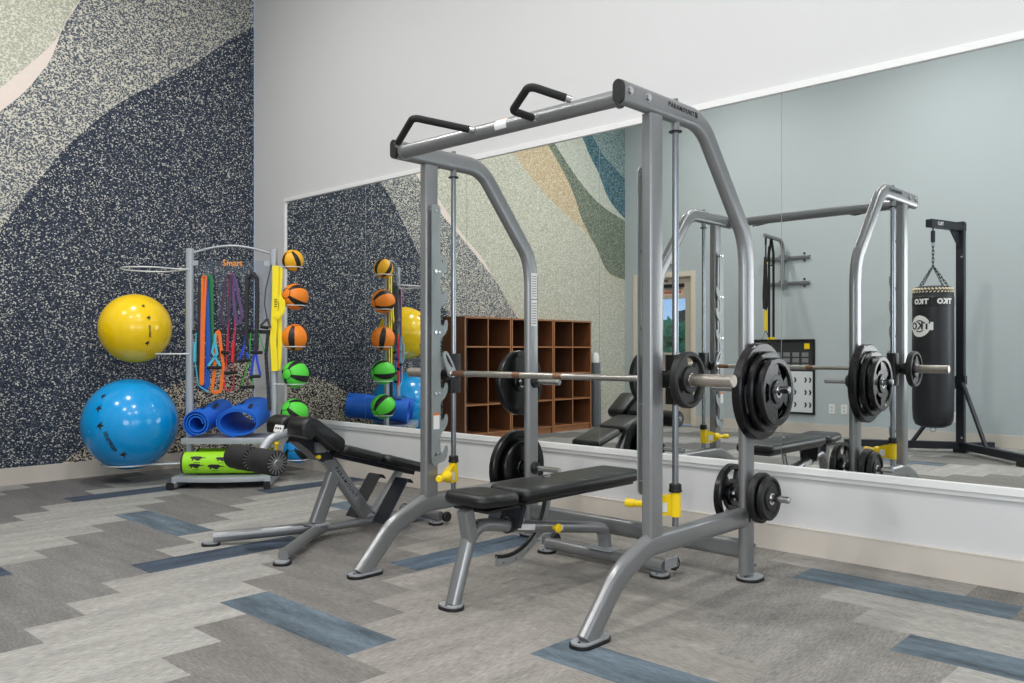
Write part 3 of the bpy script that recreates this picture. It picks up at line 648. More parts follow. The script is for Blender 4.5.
# ------------------------------------------------------------------ decline / roman bench on the left
def build_decline():
    XC = 3.43
    R = new_root('decline_bench', 'black decline bench with foam foot rollers and a silver frame, left of the machine', 'exercise bench', (XC, -1.5, 0))
    for s, e in ((-1, (3.130, -2.03)), (1, (3.768, -1.985))):
        bm = BM(); p = fillet([(e[0], e[1], .042), (XC+s*.07, -1.63, .062), (XC+s*.01, -1.52, .064)], .12, 6)
        sweep(bm, p, rrect(.062, .055), hint=(0, 0, 1)); part('front_leg', bm, SILVER, R)
        d = Vector((e[0]-XC, e[1]+1.6, 0)).normalized(); c = Vector((e[0], e[1], 0))-d*-.012
        bm = BM(); prism(bm, rrect(.10, .085, .035), Matrix.Translation(c) @ Matrix.Rotation(math.atan2(d.y, d.x), 4, 'Z'), .012); part('rubber_foot', bm, BLKRUB, R)
        bm = BM(); prism(bm, rrect(.085, .07, .032), Matrix.Translation(c+Vector((0, 0, .012))) @ Matrix.Rotation(math.atan2(d.y, d.x), 4, 'Z'), .006); part('foot_plate', bm, SILVERL, R)
    bm = BM(); sweep(bm, [(XC, -1.56, .06), (XC+.03, -.80, .055)], rrect(.052, .045), hint=(1, 0, 0)); part('base_spine', bm, SILVER, R)
    bm = BM(); sweep(bm, [(XC-.17, -.80, .05), (XC+.20, -.80, .05)], rrect(.05, .06), hint=(0, 1, 0)); part('rear_base_tube', bm, SILVER, R)
    for s in (-1, 1):
        foot_pad(R, XC+.015+s*.165, -.82, .08, .07)
        bm = BM(); cyl(bm, (XC+.015+s*.205, -.765, .045), .032, -.012, .012, 'X', 22, .004); part('transport_wheel', bm, BLKRUB, R)
    bm = BM(); prism(bm, rrect(.14, .12, .02), T(XC, -1.565, .088), .006); part('post_flange', bm, SILVERL, R)
    bm = BM(); sweep(bm, [(XC, -1.565, .09), (XC, -1.43, .40)], rrect(.05, .085, .015), hint=(1, 0, 0)); part('post', bm, SILVER, R)
    bm = BM(); a = Vector((XC, -1.545, .520)); b = Vector((XC, -1.215, .095)); sweep(bm, [a, b], rrect(.052, .078, .012), hint=(1, 0, 0)); beam = part('diagonal_beam', bm, SILVER, R)
    d = (b-a).normalized(); bm = BM(); sweep(bm, [a-d*.06, a+d*.07], rrect(.058, .084, .012), hint=(1, 0, 0)); part('beam_collar', bm, BLKMETAL, R)
    n = Vector((1, 0, 0)); up = n.cross(d); mid = a.lerp(b, .50)+Vector((.0268, 0, 0))
    bm = BM(); M = basis(mid-Vector((.0006, 0, 0)), d, up); prism(bm, rrect(.265, .036, .004), M, .0008); lb = part('name_strip', bm, mat('grey_strip', (134, 136, 140), .5), R, smooth=False)
    tb = text_bm('PARAMOUNT', .032, .0005, .0005, 1.3); tb.transform(basis(mid+Vector((.0010, 0, 0)), d, up)); part('lettering', tb, INK, lb, smooth=False)
    # knee pads: two upholstered blocks with rounded noses, tilted
    for s in (-1, 1):
        x0 = XC-.035+s*.108
        path = fillet([(x0, -1.735, .600), (x0, -1.735, .672), (x0, -1.690, .705), (x0, -1.485, .555)], {1: .03, 2: .05}, 6)
        bm = BM(); wd = .165; prof = []
        outl = fillet([(-1.752, .612, 0), (-1.757, .680, 0), (-1.684, .720, 0), (-1.455, .562, 0), (-1.500, .492, 0), (-1.670, .618, 0), (-1.705, .590, 0)], {1: .045, 2: .07, 3: .035, 4: .035, 5: .02}, 5)
        outl = [(p.x, p.y) for p in outl]; cen = (sum(p[0] for p in outl)/len(outl), sum(p[1] for p in outl)/len(outl))
        rings = []
        for xo, k in ((-.5, .90), (-.47, .96), (-.40, 1), (.40, 1), (.47, .96), (.5, .90)):
            rings.append([bm.verts.new((x0+xo*wd, cen[0]+(p[0]-cen[0])*k, cen[1]+(p[1]-cen[1])*k)) for p in outl])
        for A, B in zip(rings, rings[1:]):
            for j in range(len(A)): bm.faces.new((A[j], A[(j+1) % len(A)], B[(j+1) % len(A)], B[j]))
        bm.faces.new(rings[0][::-1]); bm.faces.new(rings[-1]); part('knee_pad', bm, BLKVINYL, R)
    bm = BM(); tube(bm, [(XC-.035+.05, -1.62, .60), (XC-.035+.05, -1.50, .50)], .022, 16); tube(bm, [(XC-.10, -1.62, .60), (XC-.10, -1.50, .50)], .022, 16)
    box(bm, XC-.12, XC+.06, -1.60, -1.54, .50, .56); part('pad_carrier', bm, SILVER, R, split=True)
    bm = BM(); prism(bm, [(-1.70, .565), (-1.70, .60), (-1.66, .61), (-1.50, .51), (-1.47, .45), (-1.56, .45), (-1.64, .52)], YZ(XC-.075), .11); part('pivot_housing', bm, BLKMETAL, R)
    # foot roller arm
    bm = BM(); xa = XC-.035; p = fillet([(xa, -1.915, .49), (xa, -1.835, .595), (xa, -1.68, .625), (xa, -1.58, .56)], {1: .10, 2: .08}, 8)
    tube(bm, p, .024, 18); part('roller_arm', bm, SILVERL, R)
    bm = BM(); prism(bm, rrect(.085, .04, .004), basis((xa-.02, -1.768, .640), (1, 0, 0), (0, .35, 1)), .006); br = part('adjust_plate', bm, LABELW, R, smooth=False)
    bm = BM()
    for k in (-1, 0, 1): cyl(bm, (xa-.02+k*.022, -1.772, .643), .006, -.004, .004, 'Y', 10)
    part('hole', bm, INK, br, smooth=False, split=True)
    bm = BM(); cyl(bm, (xa, -1.945, .487), .0125, -.225, .235, 'X', 14, .003); part('roller_axle', bm, CHROME, R)
    def ribs(c, rl):
        for e in (-1, 1):
            bm = BM()
            for k in range(17):
                M = T(c[0], c[1], c[2]) @ Matrix.Rotation(2*PI*k/17, 4, 'X'); mbox(bm, M @ T(e*.1005, 0, .044), .004, .0062, .028)
            lathe(bm, [(.020, e*.0990), (.030, e*.0990), (.030, e*.1022), (.020, e*.1022)], T(*c) @ AX, 24)
            part('ribbed_end', bm, RIBGREY, rl, smooth=False)
    for s in (-1, 1):
        c = (xa+.01+s*.125, -1.935, .487)
        bm = BM(); lathe(bm, [(.015, -.100), (.060, -.100), (.067, -.090), (.067, .090), (.060, .100), (.015, .100)], T(*c) @ AX, 36); rl = part('foam_roller', bm, BLKFOAM, R)
        ribs(c, rl)
        bm = BM(); cyl(bm, c, .020, -.108, .108, 'X', 20, .003); part('end_bush', bm, CHROME, rl)
    # backrest in two sections, sloping down towards the mirror
    a0 = math.atan2(-.083, .297)
    pad('back_pad', R, .27, .305, .058, T(XC+.015, -1.335, .478) @ Matrix.Rotation(a0, 4, 'X'), r=.04)
    pad('back_pad', R, .27, .330, .058, T(XC+.015, -1.008, .388) @ Matrix.Rotation(a0, 4, 'X'), r=.04)
    bm = BM(); M = T(XC+.015, -1.18, .398) @ Matrix.Rotation(a0, 4, 'X'); mbox(bm, M, .07, .62, .030); mbox(bm, M @ T(.0, .0, .012), .20, .60, .010); part('pad_rail', bm, BLKMETAL, R)
    bm = BM(); sweep(bm, [(XC+.01, -.97, .33), (XC+.01, -1.17, .10)], rrect(.05, .035, .008), hint=(1, 0, 0)); part('support_link', bm, SILVERL, R)
    for x in (XC-.13, XC+.135):
        top = Vector((x, -1.045, .315)); bot = Vector((x, -1.225, .062)); d = (bot-top).normalized(); nn = d.cross(Vector((1, 0, 0)))
        bm = BM(); pth = fillet([top-nn*.045-d*-.01, top, bot], .03, 5); sweep(bm, pth, rrect(.125, .006, .002), hint=(1, 0, 0)); part('side_plate', bm, BLKMETAL, R)
    bm = BM(); lathe(bm, [(0, 0), (.016, .002), (.018, .014), (.010, .022), (.006, .05), (0, .05)], T(xa-.0, -1.80, .575) @ Matrix.Rotation(PI, 4, 'X'), 16); part('pull_pin_knob', bm, YELLOW, R, label='yellow pull pin knob')
    bm = BM(); cyl(bm, (XC+.03, -1.58, .475), .011, 0, .03, 'X', 14, .003); part('pull_pin_knob', bm, YELLOW, R, label='yellow pull pin knob')
build_decline()

# ------------------------------------------------------------------ accessory storage rack in the corner
RZ = math.atan2(.743, .669)
RM = T(1.115, -.833, 0) @ Matrix.Rotation(RZ, 4, 'Z')      # local x along the rack, -y towards the room
def rw(x, y, z): return RM @ Vector((x, y, z))
def px(u, v): return ((u-231.7)/125.3, 1.077+(350-v)/122)
def ring_path(cx, cy, z, r, a0=0, a1=360, n=32): return [(cx+r*math.cos(math.radians(a0+(a1-a0)*k/n)), cy+r*math.sin(math.radians(a0+(a1-a0)*k/n)), z) for k in range(n+1)]
def build_storage():
    R = new_root('storage_rack', 'silver accessory storage rack standing in the corner, holding balls, bands and mats', 'storage rack', (1.115, -.833, 0), RZ)
    for s in (-1, 1):
        x = .336*s
        bm = BM(); sweep(bm, [(x, 0, .03), (x, 0, 1.905)], rrect(.062, .045), hint=(1, 0, 0)); part('post', bm, RACKMETAL, R, local=True)
        bm = BM(); sweep(bm, fillet([(x, .14, .03), (x*1.02, -.22, .03), (x*1.08, -.40, .03)], .1), rrect(.045, .05, .01), hint=(1, 0, 0)); part('base_rail', bm, RACKMETAL, R, local=True)
        bm = BM(); sweep(bm, [(x*1.08, -.398, .03), (x*1.09, -.425, .03)], rrect(.052, .058, .016), hint=(1, 0, 0)); part('end_cap', bm, BLKPLAS, R, local=True)
        bm = BM(); mbox(bm, T(x-s*.05, -.02, 1.785), .045, .006, .04); cyl(bm, (x-s*.055, -.027, 1.785), .007, 0, .004, 'Y', 10); part('sign_bracket', bm, RACKMETAL, R, local=True, smooth=False)
    bm = BM(); pts = [(-.325+.65*k/16, 0, 1.865+.065*math.sin(PI*k/16)) for k in range(17)]; tube(bm, pts, .010, 10); part('top_arch', bm, RACKMETAL, R, local=True)
    bm = BM(); mbox(bm, T(0, .03, 1.56), .60, .004, .50); part('clear_panel', bm, ACRYL, R, local=True, smooth=False)
    tb = text_bm('Smart', .068, .001, .001); tb.transform(Matrix(((1, 0, 0, 0), (0, 0, -1, .024), (0, 1, 0, px(232, 263)[1]), (0, 0, 0, 1)))); part('lettering', tb, mat('orange_lettering', (236, 150, 30), .5), R, local=True, smooth=False)
    bm = BM(); mbox(bm, T(0, -.01, 1.225), .64, .012, .032); part('hook_bar', bm, BLKMETAL, R, local=True, smooth=False)
    def shelf(z, yf, yb, w, bow, nm):
        bm = BM(); n = 14; front = [(-w+2*w*k/n, -yf-bow*math.sin(PI*k/n)) for k in range(n+1)]; poly = front+[(w*.9, yb), (-w*.9, yb)]
        prism(bm, poly, T(0, 0, z-.008), .008); p = part('shelf', bm, RACKMETAL, R, local=True)
        bm = BM(); sweep(bm, [(x, y, z-.022) for x, y in front], rrect(.046 if nm == 'mid' else .034, .008, .002), hint=(0, 0, 1)); part('shelf_lip', bm, RACKMETAL, p, local=True)
    shelf(.375, .20, .20, .345, .03, 'mid'); shelf(.090, .33, .10, .375, .06, 'low')
    for s in (-1, 1):
        bm = BM(); prism(bm, [(0, .30), (-.20, .352), (-.20, .366), (0, .366)], Matrix(((0, 0, 1, s*.325-.003), (1, 0, 0, 0), (0, 1, 0, 0), (0, 0, 0, 1))), .006); part('shelf_bracket', bm, RACKMETAL, R, local=True, smooth=False)
    for k, (hx, hz) in enumerate([px(206, 277), px(231, 275), px(251, 275), px(226, 315), px(241, 314)]):
        bm = BM(); tube(bm, fillet([(hx, .028, hz), (hx, -.075, hz), (hx, -.085, hz+.02)], .01, 4), .006, 8); part('hook', bm, RACKMETAL, R, local=True)
    # rings for the big balls (left) and the medicine balls (right)
    def ring(cx, z, r, x0, thin, nm='ball_ring'):
        bm = BM(); s = 1 if cx > 0 else -1
        tube(bm, ring_path(cx, 0, z, r)[:-1], thin, 8, closed=True); bm2 = None
        g = r*.35; tube(bm, [(cx-s*math.sqrt(r*r-g*g), g, z), (x0, .022, z)], thin, 8); tube(bm, [(cx-s*math.sqrt(r*r-g*g), -g, z), (x0, -.022, z)], thin, 8)
        part(nm, bm, mat('white_coated_wire', (214, 218, 222), .35, .2), R, local=True)
    ring(-.655, px(0, 270)[1], .215, -.336, .006); ring(-.77, 1.045, .168, -.336, .006); ring(-.82, .155, .20, -.336, .007)
    for cx, z in ((.49, 1.756), (.51, 1.442), (.51, 1.104), (.51, .796), (.505, .487), (.53, .176)): ring(cx, z, .082, .336, .0045, 'medicine_ball_ring')
    return R
build_storage()

def ball_prints(root, C, Rr, marks, m=INK):
    """small printed marks lying on the ball: (direction u, v px offsets mapped by camera-free angles)"""
    for az, el, sz, kind in marks:
        bm = BM(); rnd = random.Random(int(az*7+el*3))
        if kind == 'text':
            x = -1.6*sz    # illegible word mark: a row of short strokes
            while x < 1.6*sz:
                w = rnd.uniform(.10, .22)*sz; h = rnd.uniform(.25, .42)*sz; y = rnd.uniform(-.05, .05)*sz
                prism(bm, [(x, y-h), (x+w, y-h), (x+w, y+h*.6), (x, y+h*.6)], Matrix(), .0006); x += w+rnd.uniform(.06, .12)*sz
            bm.transform(Matrix.Rotation(-PI/2.6 if sz > .05 else -PI/2.1, 4, 'Z'))
        elif kind == 'fig':
            prism(bm, [(-.5*sz, -.1*sz), (-.2*sz, .3*sz), (.1*sz, .5*sz), (.2*sz, .25*sz), (0, .1*sz), (.5*sz, .2*sz), (.6*sz, .05*sz), (.15*sz, -.15*sz), (.3*sz, -.5*sz), (.1*sz, -.55*sz), (-.05*sz, -.2*sz)], Matrix(), .0006)
            prism(bm, circ(.13*sz, 8), T(.28*sz, .5*sz, 0), .0006)
        bmesh.ops.triangulate(bm, faces=bm.faces)
        A = math.radians(az); E_ = math.radians(el)
        d = Vector((math.cos(E_)*math.cos(A), math.cos(E_)*math.sin(A), math.sin(E_))); rt = Vector((-math.sin(A), math.cos(A), 0)); up = d.cross(rt)
        for v in bm.verts:
            p = d*Rr+rt*v.co.x+up*v.co.y; v.co = p.normalized()*(Rr+.0006+v.co.z)
        part('print', bm, m, root, local=True, smooth=False)
def stability_ball(x, z, Rr, m, label, marks, squash):
    c = rw(x, 0, z); R = new_root('stability_ball', label, 'exercise ball', c)
    bm = BM(); bmesh.ops.create_uvsphere(bm, u_segments=72, v_segments=48, radius=Rr)
    rot = Matrix.Rotation(math.radians(62), 4, 'X') @ Matrix.Rotation(math.radians(25), 4, 'Y')
    for v in bm.verts:
        la = math.asin(max(-1, min(1, v.co.z/Rr)))
        if abs(la) < .55 : v.co *= 1+.0012*math.cos(la*70)
    bm.transform(rot); part('ball_shell', bm, m, R, local=True)
    bm = BM(); A = math.radians(-75); d = Vector((math.cos(A), math.sin(A), -.1)).normalized(); M = Matrix.Translation(d*(Rr-.002)) @ d.to_track_quat('Z', 'Y').to_matrix().to_4x4()
    lathe(bm, [(0, .004), (.010, .004), (.012, 0)], M, 16); part('air_plug', bm, m, R, local=True)
    ball_prints(R, c, Rr, marks)
YB = mat('yellow_pvc_ball', (248, 206, 14), .22, 0, .05, 3, coat=.3); BB = mat('blue_pvc_ball', (8, 154, 226), .18, 0, .08, 3, coat=.4)
stability_ball(-.765, 1.252, .279, YB, 'large yellow exercise ball on the upper left ring of the storage rack', [(-8, 38, .030, 'fig'), (-2, 16, .034, 'fig'), (0, -6, .030, 'text'), (-3, -26, .036, 'fig')], 0)
stability_ball(-.805, .478, .368, BB, 'larger blue exercise ball on the low left ring of the storage rack', [(-66, 40, .044, 'fig'), (-64, 23, .052, 'fig'), (-58, 2, .056, 'fig'), (-46, -17, .055, 'text'), (-32, -36, .050, 'fig')], 0)

def medicine_ball(x, z, Rr, rgb, name, label, rot):
    c = rw(x, 0, z); m = mat(name, rgb, .5, 0, .06, 30, .1, 500)
    bm = BM(); bmesh.ops.create_uvsphere(bm, u_segments=128, v_segments=60, radius=Rr)
    for f in bm.faces:
        p = f.calc_center_median(); lon = math.degrees(math.atan2(p.y, p.x)) % 90; lat = abs(math.degrees(math.asin(max(-1, min(1, p.z/p.length)))))
        f.material_index = 1 if (abs(lon-45) < 12.7 and lat < 66) or (66 < lat < 68.5) else 0
    bm.transform(Matrix.Rotation(rot[0], 4, 'Z') @ Matrix.Rotation(rot[1], 4, 'X') @ Matrix.Rotation(rot[2], 4, 'Z'))
    bm.transform(T(*c)); return single('medicine_ball', label, 'medicine ball', bm, [m, BLKRUB], c, 'medicine balls on the right rings of the storage rack')
medicine_ball(.49, 1.815, .088, (240, 176, 20), 'yellow_rubber', 'yellow medicine ball with black stripes, topmost on the storage rack', (.4, .5, .3))
medicine_ball(.51, 1.515, .108, (240, 132, 22), 'orange_rubber', 'upper orange medicine ball, just under the yellow one', (.2, 1.35, .1))
medicine_ball(.51, 1.180, .110, (242, 138, 24), 'orange_rubber', 'lower orange medicine ball, just above the green ones', (.9, .15, .6))
medicine_ball(.51, .875, .110, (84, 214, 62), 'green_rubber', 'upper green medicine ball, just under the orange ones', (.3, 1.5, .45))
medicine_ball(.505, .565, .112, (78, 204, 56), 'green_rubber', 'lower green medicine ball, between the upper green and the blue one', (.1, 1.0, .2))
medicine_ball(.53, .258, .114, (10, 130, 200), 'blue_rubber', 'blue medicine ball, lowest on the storage rack', (.5, 1.2, .1))

# mats, foam rollers
MATB = mat('blue_foam_mat', (18, 104, 216), .6, 0, .06, 20, .1, 300)
def spiral(r0, r1, turns, th, sx=1., sz=1., n=26, tail=None):
    N = int(turns*n); pts = []
    for k in range(N+1):
        a = 2*PI*k/n; r = r0+(r1-r0)*k/N; pts.append((r*math.cos(a)*sx, r*math.sin(a)*sz))
    if tail: pts += tail
    L, Rr = [], []
    for i, p in enumerate(pts):
        q0 = pts[max(i-1, 0)]; q1 = pts[min(i+1, len(pts)-1)]; t = Vector((q1[0]-q0[0], q1[1]-q0[1])).normalized(); nn = Vector((-t.y, t.x))*th/2
        L.append((p[0]+nn.x, p[1]+nn.y)); Rr.append((p[0]-nn.x, p[1]-nn.y))
    return L, Rr
def mat_roll(c, ang, length, sp, label):
    R = new_root('exercise_mat', label, 'exercise mat', rw(*c)); Lp, Rp = sp
    M = RM @ T(*c) @ Matrix.Rotation(ang, 4, 'Z') @ Matrix.Rotation(math.radians(6), 4, 'X') @ Matrix(((1, 0, 0, 0), (0, 0, 1, 0), (0, 1, 0, 0), (0, 0, 0, 1)))
    bm = BM(); a = [[bm.verts.new(M @ Vector((x, y, z))) for x, y in Q] for Q in (Lp, Rp) for z in (0, length)]
    n = len(Lp)
    for i in range(n-1):
        for A, B in ((a[0], a[1]), (a[1], a[3]), (a[3], a[2]), (a[2], a[0])): bm.faces.new((A[i], A[i+1], B[i+1], B[i]))
    bm.faces.new((a[0][0], a[1][0], a[3][0], a[2][0])); bm.faces.new((a[0][-1], a[1][-1], a[3][-1], a[2][-1]))
    part('rolled_foam', bm, MATB, R); return R, M
r1, M1 = mat_roll((-.235, -.17, .490), math.radians(-6), .58, spiral(.050, .108, 2.7, .011), 'tightly rolled blue exercise mat, left one on the middle shelf of the rack')
r2, M2 = mat_roll((.085, -.17, .496), math.radians(-4), .58, spiral(.138, .172, 1.75, .012, 1.0, .66, tail=None), 'loosely rolled blue exercise mat with a wide opening, right one on the middle shelf')
for R_, M_, rad, sz_, angs in ((r1, M1, .1155, 1, (58, 84)), (r2, M2, .1800, .665, (66, 100))):
    for an in angs:
        bm = BM(); a = math.radians(an)
        for k in range(3):
            b = a+.05*k; zc = .10+.13*(an % 3)+.05*k
            p = Vector((rad*math.cos(b), rad*math.sin(b)*sz_, zc)); t = Vector((-math.sin(b), math.cos(b)*sz_, 0)).normalized(); nrm = Vector((t.y, -t.x, 0))
            MM = M_ @ basis(p, t, (0, 0, 1)); mbox(bm, MM, .028, .05-.012*k, .002)
        part('print', bm, INK, R_, smooth=False)
LIME = mat('lime_foam', (158, 222, 34), .6, 0, .05, 30, .15, 400)
def foam_roller(c, label):
    R = new_root('foam_roller', label, 'foam roller', rw(*c)); Rr = .086; M = RM @ T(*c) @ AX
    bm = BM(); lathe(bm, [(.038, -.30), (Rr-.006, -.30), (Rr, -.294), (Rr, .294), (Rr-.006, .30), (.038, .30), (.038, -.30)], M, 40); b = part('roller_body', bm, LIME, R)
    bm = BM(); lathe(bm, [(Rr-.003, -.3012), (Rr+.0015, -.300), (Rr+.0015, -.286)], M, 40); lathe(bm, [(Rr+.0015, .286), (Rr+.0015, .300), (Rr-.003, .3012)], M, 40); part('end_band', bm, BLKRUB, b, split=True)
    for ax, an, s in ((-.17, 150, 1.0), (.02, 155, .9), (-.18, 190, 1.0), (-.03, 196, 1.1), (.15, 192, 1)):
        bm = BM()   # reclining exercise figure icon with two bars
        for pl in ([(-.055, .012), (-.03, .018), (.02, .016), (.035, .008), (.06, .007), (.06, .002), (.03, 0), (.012, -.004), (.008, -.02), (-.002, -.02), (-.004, -.004), (-.03, -.006), (-.034, -.018), (-.044, -.018), (-.042, -.002), (-.055, 0)], [(-.03, -.032), (.02, -.032), (.02, -.036), (-.03, -.036)]):
            prism(bm, [(x*s, y*s) for x, y in pl], Matrix(), .0006)
        bmesh.ops.triangulate(bm, faces=bm.faces)
        for v in bm.verts:   # wrap: x along the axis, y around
            a = math.radians(an)+v.co.y/Rr*-1; x = ax+v.co.x
            v.co = RM @ Vector((c[0]+x, c[1]+(Rr+.0006+v.co.z)*math.cos(a), c[2]+(Rr+.0006+v.co.z)*math.sin(a)))
        part('print', bm, INK, b, smooth=False)
foam_roller((-.02, -.22, .186), 'lime green foam roller with black prints, front one on the bottom shelf')
foam_roller((.04, -.03, .190), 'lime green foam roller, rear one on the bottom shelf of the rack')

# bands, straps and handle tubes hanging from the hooks
BANDC = {'orange': (236, 112, 28), 'green': (24, 112, 62), 'navy': (20, 40, 84), 'blue': (18, 78, 172), 'black': (34, 34, 38), 'purple': (92, 66, 112), 'magenta': (176, 44, 92), 'plum': (66, 48, 72)}
def loop_band(name, label, colour, uv, wd, y, cat='resistance band', group='loop bands on the rack hooks'):
    pts = [Vector((px(u, v)[0], y, px(u, v)[1])) for u, v in uv]
    pts = fillet(pts+[pts[0], pts[1]], .02, 4)[1:-1]; bm = BM(); n = len(pts)
    sweep(bm, pts, rrect(.004, wd, .0015, 2), hint=(0, 1, 0), closed=True); c = rw(*pts[0]); bm.transform(RM)
    return single(name, label, cat, bm, mat('band_'+colour, BANDC[colour], .55, 0, .08, 30), c, group)
loop_band('resistance_band', 'orange loop band on the left hook of the storage rack', 'orange', [(204.5, 277), (207.5, 277), (205.5, 330), (204.5, 384), (202.3, 384), (203.5, 330)], .020, -.056)
loop_band('resistance_band', 'dark green loop band on the left hook, right of the orange one', 'green', [(207, 275), (212, 278), (213, 345), (211, 350), (209.5, 345), (210, 300)], .030, -.030)
loop_band('resistance_band', 'black loop band on the left hook, left of the orange one', 'black', [(205, 274), (200.5, 279), (199.5, 340), (199.5, 386), (203, 391), (202, 340)], .022, -.034)
loop_band('resistance_band', 'wide blue loop band hanging lowest from the left hook', 'blue', [(206, 277), (207, 280), (209.5, 340), (209, 384), (204, 390.5), (203.5, 340)], .040, -.046)
loop_band('resistance_band', 'plum purple loop band on the middle hook, dropping to the black bar', 'plum', [(230, 273), (227, 280), (222.5, 318), (225.5, 329), (229.5, 318), (232, 280)], .022, -.050)
loop_band('resistance_band', 'violet loop band on the middle hook, swinging to the right', 'purple', [(232, 273), (236, 279), (243, 314), (239, 329), (235.5, 312), (233.5, 280)], .026, -.040)
loop_band('resistance_band', 'thin magenta loop band on the middle hook, between the two purple ones', 'magenta', [(230.5, 274), (233, 274), (236, 330), (234, 352), (229, 352), (228.5, 310)], .013, -.030)
loop_band('resistance_band', 'orange loop band hanging over the black bar, behind the light blue handle', 'orange', [(217, 335), (220, 330), (224.5, 365), (222, 391), (213, 393), (216, 368)], .026, -.046)
YELB = mat('yellow_strap', (248, 226, 20), .5, 0, .05, 40)
def yellow():
    R = new_root('yellow_strap', 'bright yellow stretch strap hanging along the right post of the storage rack', 'strap', rw(px(277, 270)[0], -.05, 1.75))
    for uv, w, y in (([(277, 266), (276.5, 300), (274.5, 340), (276, 371)], .052, -.050), ([(281.5, 268), (280, 300), (281, 345), (279, 370)], .040, -.036), ([(280, 297), (284.5, 303), (283.5, 312), (278, 318)], .05, -.075)):
        bm = BM(); sweep(bm, fillet([Vector((px(u, v)[0], y, px(u, v)[1])) for u, v in uv], .05, 4), rrect(.006, w, .002, 2), hint=(0, 1, 0)); part('strap_length', bm, YELB, R, local=False) if False else None
        bm.transform(RM); part('strap_length', bm, YELB, R)
    bm = BM(); 
    for k in range(4): mbox(bm, T(px(277, 300+k*2.2)[0], -.0545, px(0, 300+k*2.2)[1]), .022, .001, .007)
    bm.transform(RM); part('print', bm, INK, R, smooth=False)
yellow()
def rope(label, uv, r, y, colour=(48, 48, 54)):
    pts = fillet([Vector((px(u, v)[0], y, px(u, v)[1])) for u, v in uv], .04, 8); out = []
    for a, b in zip(pts, pts[1:]):
        k = max(1, int((b-a).length/.012)); out += [a.lerp(b, i/k) for i in range(k)]
    bm = BM(); sweep(bm, out, circ(r, 10), scl=[1+.10*math.sin(i*1.9) for i in range(len(out))]); bm.transform(RM)
    return single('sleeved_tube', label, 'resistance tube', bm, mat('braided_charcoal', colour, .8, 0, .5, 90, .4, 500), rw(*pts[0]))
rope('charcoal braided resistance tube looped over the right hook of the storage rack', [(247.5, 345), (248, 300), (248.5, 279), (253, 272), (258, 279), (258.5, 300), (257.5, 352)], .019, -.05)
rope('long charcoal braided tube hanging beside the right post of the storage rack', [(269, 333), (267, 355), (269, 385), (270.5, 412)], .014, -.04, (92, 92, 98))
def handle_tube(label, rgb, cname, tubes, grips, straps=()):
    R = new_root('handle_tube', label, 'resistance tube', rw(px(*grips[0][0])[0], -.055, px(*grips[0][0])[1]), 0, 'tube bands with handles on the black bar'); m = mat('tube_'+cname, rgb, .4, 0, .05)
    for uv in tubes:
        bm = BM(); tube(bm, [RM @ p for p in fillet([Vector((px(u, v)[0], -.055, px(u, v)[1])) for u, v in uv], .03, 5)], .0050, 8); part('tube', bm, m, R)
    for a, b, c in grips:
        bm = BM(); p, q = [RM @ Vector((px(*w)[0], -.060, px(*w)[1])) for w in (a, b)]; tube(bm, [p, q], .0135, 14); part('grip', bm, BLKFOAM if c == 'b' else m, R)
    for uv in straps:
        bm = BM(); sweep(bm, [RM @ Vector((px(u, v)[0], -.062, px(u, v)[1])) for u, v in uv], rrect(.003, .020, .001, 2), hint=RM.to_3x3() @ Vector((0, 1, 0))); part('strap', bm, m, R)
handle_tube('light blue tube band with handles, hanging left on the black bar', (70, 182, 206), 'cyan', [[(198, 333), (197, 362), (200, 385), (210, 392)]], [((197, 342), (196.5, 362), 'c'), ((209, 367.5), (223, 367.5), 'b')], [[(216, 343), (214, 352), (222, 366)], [(217, 343), (219, 354), (210, 366)], [(217, 334), (216.5, 344)]])
handle_tube('red tube band with a red handle, hanging in the middle of the black bar', (214, 34, 50), 'red', [[(235, 333), (235, 345)], [(229, 334), (228, 360), (226, 388), (232, 392), (235, 386), (235, 362)]], [((235, 342), (234, 362), 'c'), ((223, 352), (230, 353), 'b'), ((226, 373), (239, 372), 'b')])
handle_tube('dark blue tube band with blue straps, hanging right on the black bar', (24, 62, 190), 'blue', [[(246, 333), (246, 340)], [(258, 333), (257, 346)]], [((240.5, 361), (252, 360), 'b'), ((251.5, 376.5), (262, 376), 'b')], [[(247, 337), (246, 346), (241, 359)], [(248, 352), (251, 360)], [(257, 350), (254.5, 362), (252.5, 375)], [(257.5, 350), (259, 362), (262, 375)]])
handle_tube('green tube band with a black handle, hanging lowest on the right of the black bar', (52, 168, 60), 'green', [[(252, 333), (251, 356), (247, 372), (242, 386)], [(251, 356), (255, 385)], [(260, 333), (264, 345), (266, 352)]], [((242, 387), (256, 386.5), 'b'), ((252, 352.5), (264, 352.5), 'b')])
handle_tube('black handle on a thin cord, hooked high beside the right post of the rack', (60, 60, 64), 'black', [[(273, 265), (267, 290), (266, 305), (269, 322)]], [((262, 327), (270, 328), 'b')], [[(269, 319), (262, 326)], [(269, 319), (272, 328)]])

